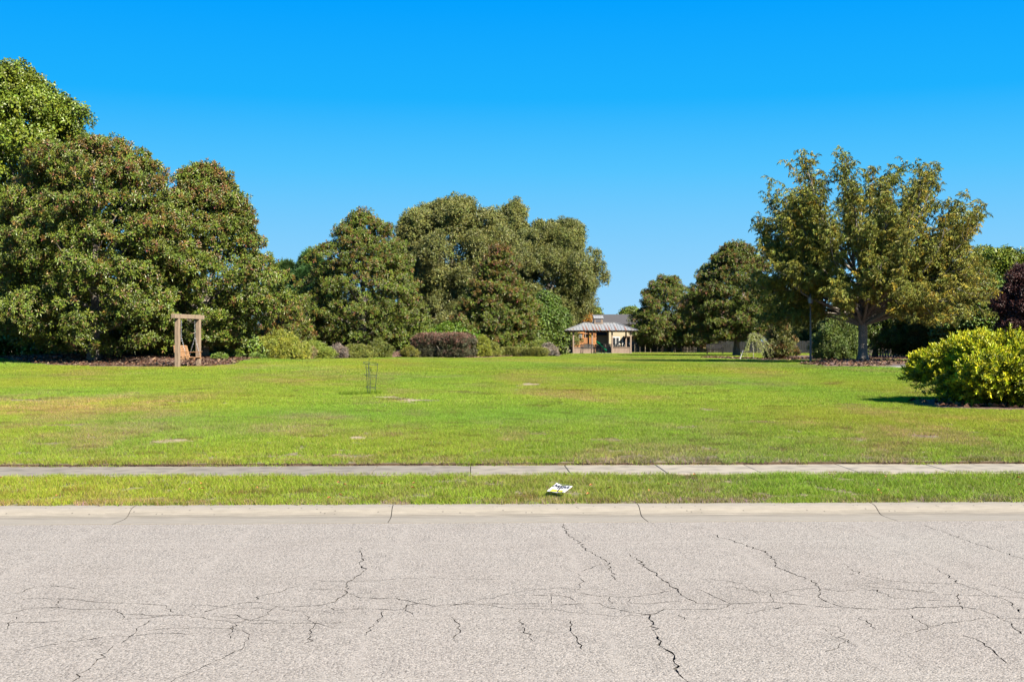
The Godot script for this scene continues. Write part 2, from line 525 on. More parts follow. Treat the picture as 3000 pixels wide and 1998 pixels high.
func turf(size: float, count: int, tall: float, wide: float, straw: float) -> ArrayMesh:
	var q := Geo.new()
	for i in count:
		var p := Vector3(rng.randf_range(-0.5, 0.5) * size, -0.004, rng.randf_range(-0.5, 0.5) * size)
		var a := rng.randf() * TAU
		var s := Vector3(cos(a), 0, sin(a)) * wide * 0.5
		var h := tall * rng.randf_range(0.55, 1.15)
		var lean := Vector3(rng.randf_range(-1, 1), 0, rng.randf_range(-1, 1)) * h * 0.85
		var col := shade_of(Color(0.215, 0.305, 0.034), 0.32)
		if rng.randf() < straw:
			col = shade_of(Color(0.26, 0.215, 0.09), 0.25)
		q.leaf(p - s, p + s, p + lean + Vector3.UP * h, col)
	return q.mesh()

# ---------------------------------------------------------------- crowns
# A crown is built of many rounded leaf masses (lobes) that sit on an outline of radius against height; each lobe carries sprigs on its
# outer side. Returns [transforms, tints].
func crown_from(prof: Array, o: Dictionary) -> Array:
	var xf := []
	var cl := []
	var lo: float = prof[0][0]
	var hi: float = prof[-1][0]
	var seed_off: float = rng.randf() * 500.0
	var rmax := 0.0
	for p in prof:
		rmax = maxf(rmax, p[1])
	var rust0: float = o.get("rust0", 0.0)
	var rust1: float = o.get("rust1", 0.0)
	var rust_tint: Color = o.get("rust_tint", Color(1.35, 0.66, 1.25))
	var base: Color = o.get("tint", Color.WHITE)
	var vary: float = o.get("vary", 0.22)
	var lr: float = o.lobe
	var made := 0
	var tries := 0
	while made < o.lobes and tries < 60000:
		tries += 1
		var h := rng.randf_range(lo, hi)
		var r := interp(prof, h)
		if rng.randf() > (r + 0.35) / (rmax + 0.35):
			continue
		made += 1
		var a := rng.randf() * TAU
		r *= 1.0 + o.get("lump", 0.16) * noise_a.get_noise_3d(cos(a) * 60.0 + seed_off, h * 22.0, sin(a) * 60.0)
		r *= rng.randf_range(0.66, 1.03)
		var out := Vector3(cos(a), 0, sin(a))
		var l := lr * rng.randf_range(0.6, 1.35)
		var c := out * maxf(r - l * 0.45, 0.0) + Vector3.UP * h
		var lobe_tint := rng.randf_range(0.82, 1.18)
		var t := (h - lo) / (hi - lo)
		for k in int(o.per * rng.randf_range(0.7, 1.3) * (l / lr) * (l / lr)):
			var d := (rv() + out * 0.55 + Vector3.UP * 0.45).normalized()
			var p := c + Vector3(d.x * l, d.y * l * o.get("flat", 0.7), d.z * l) * rng.randf_range(0.55, 1.05)
			var up := (d + Vector3.UP * 0.5 + rv() * 0.55).normalized()
			var s := rng.randf_range(0.8, 1.25) * float(o.get("size", 1.0))
			xf.append(Transform3D(upright(up, rng.randf() * TAU).scaled(Vector3.ONE * s), p))
			cl.append(tint_of(base, lobe_tint, vary, rust0, rust1, rust_tint, t))
	for k in int(o.get("fill", 0)):
		var h := rng.randf_range(lo, hi * 0.97)
		var r := interp(prof, h) * sqrt(rng.randf_range(0.12, 0.62))
		var a := rng.randf() * TAU
		var s := rng.randf_range(1.1, 1.6) * float(o.get("size", 1.0))
		xf.append(Transform3D(upright((rv() + Vector3.UP).normalized(), rng.randf() * TAU).scaled(Vector3.ONE * s), Vector3(cos(a) * r, h, sin(a) * r)))
		cl.append(tint_of(base, 1.0, vary, rust0, rust0, rust_tint, 0.0))
	return [xf, cl]

func tint_of(base: Color, lobe: float, vary: float, rust0: float, rust1: float, rust_tint: Color, t: float) -> Color:
	var k := lobe * rng.randf_range(1.0 - vary, 1.0 + vary)
	var h := rng.randf_range(-vary, vary)
	var c := Color(base.r * k * (1.0 + h * 0.5), base.g * k, base.b * k * (1.0 - h * 0.3))
	if rng.randf() < lerpf(rust0, rust1, t * t):
		c = Color(rust_tint.r * k, rust_tint.g * k, rust_tint.b * k)
	return c

func limbs_for(parent: Node3D, prof: Array, count: int, trunk_r: float, from_h: float, called := "limb"):
	var lo: float = prof[0][0]
	var hi: float = prof[-1][0]
	for i in count:
		var h := lerpf(lo + (hi - lo) * 0.15, hi * 0.9, (i + 0.5) / count)
		var a := i * 2.4 + rng.randf_range(-0.3, 0.3)
		var r := interp(prof, h) * 0.85
		var s := Vector3(0, maxf(from_h, h * 0.55), 0)
		var e := Vector3(cos(a) * r, h, sin(a) * r)
		var m := s.lerp(e, 0.5) + Vector3(0, (e - s).length() * 0.06, 0) + rv() * 0.15
		var q := Geo.new()
		var r0 := trunk_r * lerpf(0.5, 0.22, float(i) / count)
		q.tube([s, s.lerp(m, 0.5) + rv() * 0.08, m, m.lerp(e, 0.5) + rv() * 0.15, e], [r0, r0 * 0.85, r0 * 0.6, r0 * 0.4, r0 * 0.15], 6)
		obj(called, q, M.bark, parent)

func trunk_for(parent: Node3D, h: float, r: float, flare := 1.5):
	var q := Geo.new()
	var pts := []
	var rad := []
	for i in 7:
		var t := i / 6.0
		pts.append(Vector3(sin(t * 5.0) * r * 0.3, h * t - 0.15 * (1.0 - t), cos(t * 4.0) * r * 0.3))
		rad.append(r * lerpf(1.0, 0.3, t) * (flare if i == 0 else 1.0))
	q.tube(pts, rad, 10, Color.WHITE, 0.06, rng)
	obj("trunk", q, M.bark, parent)

func tree(called: String, label: String, category: String, x: float, z: float, prof: Array, sprig: String, mat: Material, o: Dictionary, group := "") -> Node3D:
	var t := thing(called, label, category, on(x, z), 0.0, group)
	var hi: float = prof[-1][0]
	trunk_for(t, hi * 0.9, o.get("trunk", 0.2))
	if o.get("limbs", 0) > 0:
		limbs_for(t, prof, o.limbs, o.get("trunk", 0.2), prof[0][0] * 0.7 + 0.4)
	var k := crown_from(prof, o)
	scatter("crown", S[sprig], mat, k[0], k[1], t)
	return t

# a shrub: short stems and a leafy dome (ellipsoid outline)
func shrub(called: String, label: String, x: float, z: float, rx: float, h: float, rz: float, turn: float, sprig: String, mat: Material, o: Dictionary, group := "", category := "shrub") -> Node3D:
	var t := thing(called, label, category, on(x, z), turn, group)
	var q := Geo.new()
	for i in 5:
		var a := TAU * i / 5.0
		q.tube([Vector3(0, -0.05, 0), Vector3(cos(a) * rx * 0.25, h * 0.35, sin(a) * rz * 0.25), Vector3(cos(a) * rx * 0.55, h * 0.7, sin(a) * rz * 0.55)], [0.035, 0.025, 0.01], 5)
	obj("stem", q, M.bark, t)
	var xf := []
	var cl := []
	if o.has("square"):
		var k := clipped_outline(rx, h, rz, o)
		xf = k[0]
		cl = k[1]
	else:
		var r := (rx + rz) * 0.5
		var prof := [[h * 0.04, r * 0.8], [h * 0.3, r], [h * 0.55, r * 0.9], [h * 0.75, r * 0.66], [h * 0.9, r * 0.34], [h, r * 0.06]]
		var k := crown_from(prof, {"lobes": int(o.n / 14.0), "per": 13, "fill": int(o.n * 0.12), "lobe": minf(r, h) * 0.3, "flat": 0.75, "lump": o.get("lump", 0.3) * 1.6, "tint": o.tint, "vary": o.get("vary", 0.24), "rust0": o.get("rust0", 0.0), "rust1": o.get("rust1", 0.0), "rust_tint": o.get("rust_tint", Color(2, 1, 1)), "size": o.get("size", 1.0)})
		xf = k[0]
		cl = k[1]
		for i in xf.size():
			xf[i].origin = Vector3(xf[i].origin.x * rx / r, maxf(xf[i].origin.y, 0.03), xf[i].origin.z * rz / r)
	scatter("foliage", S[sprig], mat, xf, cl, t)
	return t

# sprigs over the rounded box of a clipped hedge
func clipped_outline(rx: float, h: float, rz: float, o: Dictionary) -> Array:
	var xf := []
	var cl := []
	var off := rng.randf() * 300.0
	var cut: float = o.get("cut", 0.12)          # how far the skirt stays above the soil, as a share of the height
	var pw: float = o.get("square", 1.0)         # below 1 gives a boxier, clipped outline
	for i in int(o.n):
		var d := rv()
		d.y = lerpf(-0.5, 1.0, rng.randf()) if rng.randf() < 0.5 else d.y
		d = d.normalized()
		d = Vector3(signf(d.x) * pow(absf(d.x), pw), signf(d.y) * pow(absf(d.y), pw), signf(d.z) * pow(absf(d.z), pw))
		var k: float = (1.0 + o.get("lump", 0.14) * noise_b.get_noise_3d(d.x * 70.0 + off, d.y * 70.0, d.z * 70.0)) * (1.0 - absf(rng.randfn(0.0, 0.1)))
		if i % 4 == 0:
			k *= rng.randf_range(0.5, 0.9)
		var p := Vector3(d.x * rx, h * (cut + 0.5 * (1.0 - cut)) + d.y * h * 0.5 * (1.0 - cut), d.z * rz) 
		p = Vector3(p.x * k, (p.y - h * 0.5) * k + h * 0.5, p.z * k)
		if p.y < 0.02:
			continue
		var up: Vector3 = (Vector3(d.x, d.y, d.z) * 0.8 + Vector3.UP * o.get("rise", 0.7) + rv() * 0.5).normalized()
		xf.append(Transform3D(upright(up, rng.randf() * TAU).scaled(Vector3.ONE * rng.randf_range(0.8, 1.25) * float(o.get("size", 1.0))), p))
		cl.append(tint_of(o.tint, 1.0, o.get("vary", 0.22), o.get("rust0", 0.0), o.get("rust1", 0.0), o.get("rust_tint", Color(2, 1, 1)), clampf(p.y / h, 0.0, 1.0)))
	return [xf, cl]

# ---------------------------------------------------------------- paved ground
# a sheet over an outline, following the terrain
func sheet(outline: PackedVector2Array, cell: float, lift: float) -> Geo:
	var q := Geo.new()
	var lo := outline[0]
	var hi := outline[0]
	for p in outline:
		lo = lo.min(p)
		hi = hi.max(p)
	var nx := int(ceil((hi.x - lo.x) / cell))
	var nz := int(ceil((hi.y - lo.y) / cell))
	for i in nx:
		for j in nz:
			var a := lo + Vector2(i, j) * cell
			var sq := PackedVector2Array([a, a + Vector2(cell, 0), a + Vector2(cell, cell), a + Vector2(0, cell)])
			for piece in Geometry2D.intersect_polygons(sq, outline):
				var ix := Geometry2D.triangulate_polygon(piece)
				for k in range(0, ix.size(), 3):
					var t := []
					for m in 3:
						var w: Vector2 = piece[ix[k + m]]
						t.append(Vector3(w.x, ground(w.x, w.y) + lift, w.y))
					q.tri(t[0], t[1], t[2], Vector3.UP)
	return q

const CRACKS := [
	[9,0.84,-11.76,0.84,-11.04,0.92,-10.45,0.99,-10.05,1.04,-9.77,1.03,-9.26,1.04,-8.93],
	[12,1.26,-10.06,1.31,-9.76,1.3,-9.52,1.37,-9.25,1.37,-8.96,1.41,-8.68,1.43,-8.38,1.48,-8.17,1.6,-8.13,1.75,-8.13],
	[10,2.14,-11.06,2.26,-10.75,2.31,-10.52,2.39,-10.21,2.4,-9.78,2.33,-9.49,2.35,-9.37,2.4,-9.16,2.46,-8.92,2.45,-8.69,2.35,-8.32,2.36,-8.18,2.43,-8.01,2.53,-7.97,2.65,-7.94],
	[9,4.25,-11.66,4.31,-11.12,4.31,-10.57,4.36,-10.18,4.4,-9.72],
	[15,1.02,-7.89,1.12,-7.82,1.11,-7.61,1.08,-7.3,1.07,-6.99,1.1,-6.75,1.07,-6.54,1.08,-6.35,1.09,-6.23],
	[9,0.6,-7.68,0.58,-7.51,0.6,-7.26,0.6,-7.1,0.61,-6.95],
	[7,0.25,-8.17,0.42,-8.18,0.53,-8.16,0.68,-8.17,0.83,-8.19,0.87,-8.05,1.02,-7.89],
	[6,0.28,-8.45,0.52,-8.46,0.65,-8.37,0.68,-8.23],
	[6,0.71,-8.51,0.85,-8.4,1.04,-8.36,1.23,-8.46,1.38,-8.57],
	[7,1.56,-8.64,1.63,-8.41,1.7,-8.16,1.81,-8.14,2.0,-8.19,2.15,-8.12,2.25,-8.05,2.42,-7.99],
	[7,2.7,-8.56,2.83,-8.56,2.85,-8.3,3.01,-8.23,3.16,-8.19],
	[8,2.68,-8.03,2.71,-7.95,2.96,-7.99,3.2,-8.02,3.3,-7.88,3.32,-7.72,3.3,-7.46,3.26,-7.21],
	[7,3.53,-9.14,3.51,-8.73,3.54,-8.43,3.59,-8.14,3.51,-7.81],
	[6,3.35,-8.43,3.22,-8.08,3.18,-7.92],
	[8,2.9,-7.24,2.94,-7.14,2.94,-6.93,2.91,-6.76,2.89,-6.58],
	[6,2.79,-7.8,2.77,-7.56,2.78,-7.41],
	[6,1.31,-7.85,1.33,-7.63],
	[6,1.13,-7.82,1.23,-7.98,1.35,-7.99,1.46,-7.97,1.61,-8.0,1.71,-8.13],
	[6,1.71,-7.8,1.85,-7.93,2.06,-8.05],
	[5,2.05,-8.47,2.0,-8.19],
	[6,2.06,-8.43,2.23,-8.58,2.42,-8.65,2.54,-8.53,2.7,-8.56],
	[5,0.52,-8.44,0.51,-8.16],
	[5,0.92,-8.4,0.9,-8.15],
	[5,1.04,-8.36,1.04,-8.18,1.14,-8.15,1.27,-8.21,1.41,-8.24],
	[5,0.76,-9.27,0.78,-8.98,0.72,-8.62],
	[5,0.81,-9.31,0.91,-9.49,1.0,-9.63],
	[6,3.55,-9.37,3.54,-9.1],
	[5,3.7,-8.73,3.81,-8.42],
	[5,0.29,-7.72,0.3,-7.43,0.34,-7.16],
	[5,1.65,-8.99,1.8,-8.94,1.93,-8.82,1.93,-8.62,1.96,-8.47],
	[5,2.43,-7.78,2.44,-7.57,2.43,-7.37],
	[5,2.94,-8.63,3.06,-8.52,3.2,-8.5],
	[7,-0.97,-10.45,-0.92,-10.03,-0.9,-9.64],
	[13,-0.9,-9.64,-0.84,-9.41],
	[8,-0.84,-9.41,-0.88,-9.19,-0.93,-8.87,-0.89,-8.56,-0.94,-8.28,-1.02,-8.18,-1.16,-8.15,-1.28,-8.13,-1.38,-8.22,-1.5,-8.29,-1.6,-8.23,-1.69,-8.1,-1.75,-8.0,-1.85,-7.91,-1.95,-7.91,-2.05,-7.89,-2.15,-7.95,-2.26,-7.94],
	[7,-0.89,-8.56,-0.79,-8.41,-0.66,-8.37,-0.54,-8.39,-0.42,-8.26,-0.28,-8.12,-0.12,-8.18,0.05,-8.18,0.25,-8.17],
	[6,-3.03,-7.95,-2.94,-8.1,-2.86,-8.17,-2.74,-8.16,-2.59,-8.09,-2.46,-8.11,-2.33,-8.08,-2.25,-7.92,-2.22,-7.8,-2.07,-7.83,-1.95,-7.91],
	[5,-2.95,-7.73,-2.79,-7.73,-2.64,-7.75,-2.5,-7.78],
	[5,-3.11,-8.45,-2.84,-8.44,-2.72,-8.41,-2.56,-8.33,-2.37,-8.29,-2.24,-8.26,-2.05,-8.21,-1.94,-7.98],
	[8,-2.07,-6.37,-2.07,-6.57,-2.07,-6.77,-2.08,-7.13],
	[5,-3.17,-8.63,-3.14,-8.85,-3.04,-8.89,-2.91,-8.83,-2.8,-8.77],
	[6,-0.98,-8.14,-0.91,-8.02,-0.75,-8.07,-0.63,-8.05,-0.52,-8.01,-0.41,-8.19,-0.3,-8.4],
	[6,-0.99,-7.73,-0.99,-7.53,-0.96,-7.1],
	[5,-0.59,-8.0,-0.62,-7.57,-0.66,-7.3],
	[5,-0.45,-8.06,-0.39,-7.81],
	[5,-0.16,-7.83,-0.1,-7.62,-0.09,-7.39,-0.12,-7.2],
	[5,-1.66,-7.91,-1.52,-7.9,-1.41,-7.75,-1.35,-7.87,-1.31,-8.12],
	[5,-1.5,-8.29,-1.47,-8.5,-1.36,-8.61,-1.27,-8.84],
	[5,-2.33,-7.29,-2.28,-7.4],
	[5,-2.05,-7.18,-2.04,-7.39,-2.04,-7.79],
	[5,-2.84,-8.44,-2.75,-8.2,-2.85,-8.13],
	[5,-1.49,-7.66,-1.44,-7.27],
	[5,-1.21,-8.7,-1.08,-8.71,-0.94,-8.7],
	[4,-3.12,-9.61,-3.07,-9.72]
]
# outlines of the open cracks: jagged ribbons, cut out of the road surface
func crack_ribbons() -> Array:
	var out := []
	var lines := CRACKS.duplicate()
	# finer web of cracks along the old paving seam
	for k in 34:
		var p := Vector2(rng.randf_range(-4.6, 6.0), rng.randf_range(-9.3, -7.3))
		var a := rng.randf_range(-0.5, 0.5) + (PI if rng.randf() < 0.5 else 0.0)
		if rng.randf() < 0.35:
			a += 1.2
		var line := [rng.randf_range(2.0, 5.0)]
		for m in rng.randi_range(3, 7):
			line.append(p.x)
			line.append(p.y)
			a += rng.randf_range(-0.55, 0.55)
			p += Vector2(cos(a), sin(a)) * rng.randf_range(0.14, 0.34)
		lines.append(line)
	for c in lines:
		var pts := PackedVector2Array()
		for i in range(1, c.size() - 1, 2):
			pts.append(Vector2(c[i], c[i + 1]))
		var fine := PackedVector2Array()
		for i in pts.size() - 1:
			var l := pts[i].distance_to(pts[i + 1])
			var steps := maxi(2, int(l / 0.05))
			var nrm := (pts[i + 1] - pts[i]).orthogonal().normalized()
			for k in steps:
				var t := float(k) / steps
				var amp := 0.0 if k == 0 else minf(0.03, l * 0.12)
				fine.append(pts[i].lerp(pts[i + 1], t) + nrm * (rng.randf_range(-0.4, 0.4) * amp + amp * 1.5 * noise_b.get_noise_2d(pts[i].x * 300.0 + t * l * 900.0, pts[i].y * 77.0)))
		fine.append(pts[-1])
		var w0: float = 0.0015 + c[0] * 0.00032
		for i in fine.size() - 1:
			var d := (fine[i + 1] - fine[i]).normalized()
			var nrm := d.orthogonal()
			var wide := 1.0 + 0.8 * absf(d.x)
			var w1 := w0 * wide * rng.randf_range(0.12, 1.3)
			var w2 := w0 * wide * rng.randf_range(0.12, 1.3)
			if i == fine.size() - 2:
				w2 = 0.0006
			if i == 0:
				w1 = 0.0006
			var a := fine[i] - d * 0.003
			var b := fine[i + 1] + d * 0.003
			var poly := PackedVector2Array([a - nrm * w1, b - nrm * w2, b + nrm * w2, a + nrm * w1])
			if Geometry2D.is_polygon_clockwise(poly):
				poly.reverse()
			out.append(poly)
	return out

func rect_of(p: PackedVector2Array) -> Rect2:
	var r := Rect2(p[0], Vector2.ZERO)
	for q in p:
		r = r.expand(q)
	return r

func build_road():
	var q := Geo.new()
	var x0 := -6.4
	var x1 := 8.0
	var z0 := -11.86
	var z1 := -5.6
	var cell := 0.4
	var ribbons := crack_ribbons()
	var nx := int(ceil((x1 - x0) / cell))
	var nz := int(ceil((z1 - z0) / cell))
	var bins := {}
	for r in ribbons:
		var b := rect_of(r)
		for i in range(int(floor((b.position.x - x0) / cell)), int(floor((b.end.x - x0) / cell)) + 1):
			for j in range(int(floor((b.position.y - z0) / cell)), int(floor((b.end.y - z0) / cell)) + 1):
				var key := Vector2i(i, j)
				if not bins.has(key):
					bins[key] = []
				bins[key].append(r)
	for i in nx:
		for j in nz:
			var a := Vector2(x0 + i * cell, z0 + j * cell)
			var todo := [[PackedVector2Array([a, a + Vector2(cell, 0), a + Vector2(cell, cell), a + Vector2(0, cell)]), bins.get(Vector2i(i, j), []), 0]]
			while todo.size() > 0:
				var job: Array = todo.pop_back()
				var left := [job[0]]
				var again := false
				for r in job[1]:
					var nxt := []
					for piece in left:
						for res in Geometry2D.clip_polygons(piece, r):
							if Geometry2D.is_polygon_clockwise(res):
								again = true
							nxt.append(res)
					left = nxt
					if again:
						break
				if again and job[2] < 5:
					var b := rect_of(job[0])
					var h := b.size * 0.5
					for s in [Vector2.ZERO, Vector2(h.x, 0), Vector2(0, h.y), h]:
						var p: Vector2 = b.position + s
						todo.append([PackedVector2Array([p, p + Vector2(h.x, 0), p + h, p + Vector2(0, h.y)]), job[1], job[2] + 1])
					continue
				for piece in left:
					if Geometry2D.is_polygon_clockwise(piece):
						continue
					var ix := Geometry2D.triangulate_polygon(piece)
					for k in range(0, ix.size(), 3):
						var pa: Vector2 = piece[ix[k]]
						var pb: Vector2 = piece[ix[k + 1]]
						var pc: Vector2 = piece[ix[k + 2]]
						q.tri(Vector3(pa.x, 0, pa.y), Vector3(pb.x, 0, pb.y), Vector3(pc.x, 0, pc.y), Vector3.UP, Color.WHITE)
	# patches of a slightly different tone: old oil, wear (random, coarse)
	for k in q.v.size():
		var p := q.v[k]
		var s := 1.0 + 0.035 * noise_a.get_noise_2d(p.x * 9.0, p.z * 22.0)
		q.c[k] = Color(s, s * 0.985, s * 0.965)
	var w := Color(1, 0.985, 0.965)
	q.quad(Vector3(-90, 0, z0), Vector3(x0, 0, z0), Vector3(x0, 0, 4), Vector3(-90, 0, 4), Vector3.UP, w)
	q.quad(Vector3(x0 + nx * cell, 0, z0), Vector3(90, 0, z0), Vector3(90, 0, 4), Vector3(x0 + nx * cell, 0, 4), Vector3.UP, w)
	q.quad(Vector3(x0, 0, z0 + nz * cell), Vector3(x0 + nx * cell, 0, z0 + nz * cell), Vector3(x0 + nx * cell, 0, 4), Vector3(x0, 0, 4), Vector3.UP, w)
	var road := thing("road", "", "")
	structure(road)
	obj("asphalt_surface", q, M.asphalt, road)
	var u := Geo.new()
	u.quad(Vector3(-8, -0.014, -12), Vector3(10, -0.014, -12), Vector3(10, -0.014, -5), Vector3(-8, -0.014, -5), Vector3.UP)
	obj("crack_bed", u, M.crack, road)

# rolled curb and gutter, cast in lengths with open joints
const CURB := [[-11.83, -0.10], [-11.83, 0.004], [-12.06, -0.004], [-12.24, -0.008], [-12.32, 0.0], [-12.38, 0.022], [-12.43, 0.046], [-12.49, 0.064], [-12.56, 0.072], [-12.66, 0.072], [-12.68, 0.066], [-12.68, -0.10]]
func build_curb():
	var curb := thing("curb", "", "")
	structure(curb)
	var ends := []
	var x := -3.46 - 2.5 * 8
	while x < -3.6:
		ends.append(x)
		x += 2.5
	ends += [-3.46, -0.84, 1.67, 4.1]
	for k in 8:
		ends.append(4.1 + 2.5 * (k + 1))
	for k in ends.size() - 1:
		var a: float = ends[k] + 0.004
		var b: float = ends[k + 1] - 0.004
		var q := Geo.new()
		var tone := rng.randf_range(0.95, 1.05)
		var n := CURB.size()
		var skew := 0.0
		for i in n - 1:
			var p: Array = CURB[i]
			var r: Array = CURB[i + 1]
			var mid := Vector3(0, -0.05, -12.3)
			var f := Vector3(0, (p[1] + r[1]) * 0.5, (p[0] + r[0]) * 0.5) - mid
			var v1 := clampf((-p[0] - 11.83) / 0.85, 0, 1)
			var v2 := clampf((-r[0] - 11.83) / 0.85, 0, 1)
			var steps := 6
			for s in steps:
				var xa := lerpf(a, b, float(s) / steps)
				var xb := lerpf(a, b, float(s + 1) / steps)
				if s == 0: xa += skew * v1
				var u1 := xa / 3.7
				var u2 := xb / 3.7
				var A := Vector3(xa, p[1], p[0])
				var B := Vector3(xb, p[1], p[0])
				var C := Vector3(xb, r[1], r[0])
				var D := Vector3(xa, r[1], r[0])
				var col := Color(tone, tone, tone)
				q.tri(A, B, C, f, col, Vector2(u1, v1), Vector2(u2, v1), Vector2(u2, v2))
				q.tri(A, C, D, f, col, Vector2(u1, v1), Vector2(u2, v2), Vector2(u1, v2))
		obj("curb_length", q, M.curb, curb)
	var u := Geo.new()
	for i in range(1, CURB.size() - 2):
		u.quad(Vector3(ends[0], CURB[i][1] - 0.012, CURB[i][0]), Vector3(ends[-1], CURB[i][1] - 0.012, CURB[i][0]), Vector3(ends[-1], CURB[i + 1][1] - 0.012, CURB[i + 1][0]), Vector3(ends[0], CURB[i + 1][1] - 0.012, CURB[i + 1][0]), Vector3(0, 1, 0.3))
	obj("joint_filler", u, M.crack, curb)

func build_sidewalk():
	var walk := thing("sidewalk", "", "")
	structure(walk)
	var js := []
	for k in 14:
		js.append(-5.01 - 1.25 * (14 - k))
	js += [-5.01, -3.75, -2.49, -1.27, -0.06, 1.16, 2.35, 3.51, 4.72, 5.89]
	for k in 14:
		js.append(5.89 + 1.22 * (k + 1))
	for k in js.size() - 1:
		var a: float = js[k] + 0.003
		var b: float = js[k + 1] - 0.003
		# the slabs towards the western end are stained greyer than the newer eastern ones
		var old := clampf((0.4 - js[k]) / 1.2, 0.0, 1.0) if js[k] > -2.0 else 1.0
		old = clampf(old + rng.randf_range(-0.18, 0.18), 0.0, 1.0)
		var col := Color(0.98, 0.94, 0.86).lerp(Color(0.64, 0.61, 0.57), old)
		var q := Geo.new()
		q.box(Vector3((a + b) * 0.5, 0.075, -15.43), Vector3(b - a, 0.12 + rng.randf_range(-0.004, 0.004), 1.12), Basis(Vector3.UP, rng.randf_range(-0.002, 0.002)) * Basis(Vector3.FORWARD, rng.randf_range(-0.004, 0.004)), 0.006, col)
		obj("slab", q, M.concrete, walk)

func build_ground():
	var q := Geo.new()
	q.quad(Vector3(-1500, -0.12, 200), Vector3(1500, -0.12, 200), Vector3(1500, -0.12, -2500), Vector3(-1500, -0.12, -2500), Vector3.UP)
	structure(obj("ground", q, M.soil))
	# lawn terrain
	q = Geo.new()
	var ds := []
	var d := 15.97
	while d < 320.0:
		ds.append(d)
		d += 0.5 if d < 60 else (1.5 if d < 150 else 12.0)
	var xs := []
	for k in 191:
		xs.append(-95.0 + k)
	for j in ds.size() - 1:
		for i in xs.size() - 1:
			var a := on(xs[i], -ds[j])
			var b := on(xs[i + 1], -ds[j])
			var c := on(xs[i + 1], -ds[j + 1])
			var e := on(xs[i], -ds[j + 1])
			q.quad(a, b, c, e, Vector3.UP)
	structure(obj("lawn", q, M.soil))
	q = Geo.new()
	q.quad(Vector3(-95, 0.165, -15.97), Vector3(95, 0.165, -15.97), Vector3(95, -0.1, -15.97), Vector3(-95, -0.1, -15.97), Vector3.BACK)
	structure(obj("lawn_edge", q, M.earth))
	q = Geo.new()
	q.quad(Vector3(-95, 0.066, -12.67), Vector3(95, 0.066, -12.67), Vector3(95, 0.118, -14.92), Vector3(-95, 0.118, -14.92), Vector3.UP)
	structure(obj("verge_ground", q, M.soil))
	structure(obj("mulch_bed", sheet(bed_magnolia, 1.5, 0.015), M.mulch), "mulch bed with leaf litter under the magnolias")
	structure(obj("mulch_bed", sheet(bed_island, 0.8, 0.02), M.mulch), "mulch ring round the spreading willow oak")
	structure(obj("mulch_bed", sheet(bed_fence, 1.5, 0.03), M.mulch), "mulch bed along the fence")
	structure(obj("mulch_bed", sheet(bed_sapling, 0.8, 0.015), M.mulch), "mulch strip round the weeping sapling")
	structure(obj("mulch_bed", sheet(bed_bush, 0.5, 0.02), M.mulch), "mulch under the rounded yellow-green bush")
	for b in [BARE[0], BARE[1], BARE[2], BARE[5], BARE[14]]:
		var ring := PackedVector2Array()
		for k in 14:
			var a := TAU * k / 14.0
			var r := rng.randf_range(0.75, 1.2)
			ring.append(Vector2(b[0] + cos(a) * b[2] * 0.8 * r, b[1] - sin(a) * b[3] * 0.8 * r))
		structure(obj("bare_patch", sheet(ring, 0.3, 0.008), M.straw), "straw-coloured bare patch worn in the lawn")
	structure(obj("driveway", sheet(lot, 1.5, 0.012), M.dark_asphalt))
	var strip := PackedVector2Array([Vector2(18.5, -56.6), Vector2(18.2, -55.0), Vector2(19.4, -53.4), Vector2(60, -52.4), Vector2(60, -56.4)])
	structure(obj("concrete_apron", sheet(strip, 1.2, 0.03), M.concrete))

func bare_at(x: float, z: float) -> float:
	var k := -9.0
	for b in BARE:
		var q := pow((x - b[0]) / b[2], 2.0) + pow((z - b[1]) / b[3], 2.0)
		k = maxf(k, 1.2 - q)
	return k

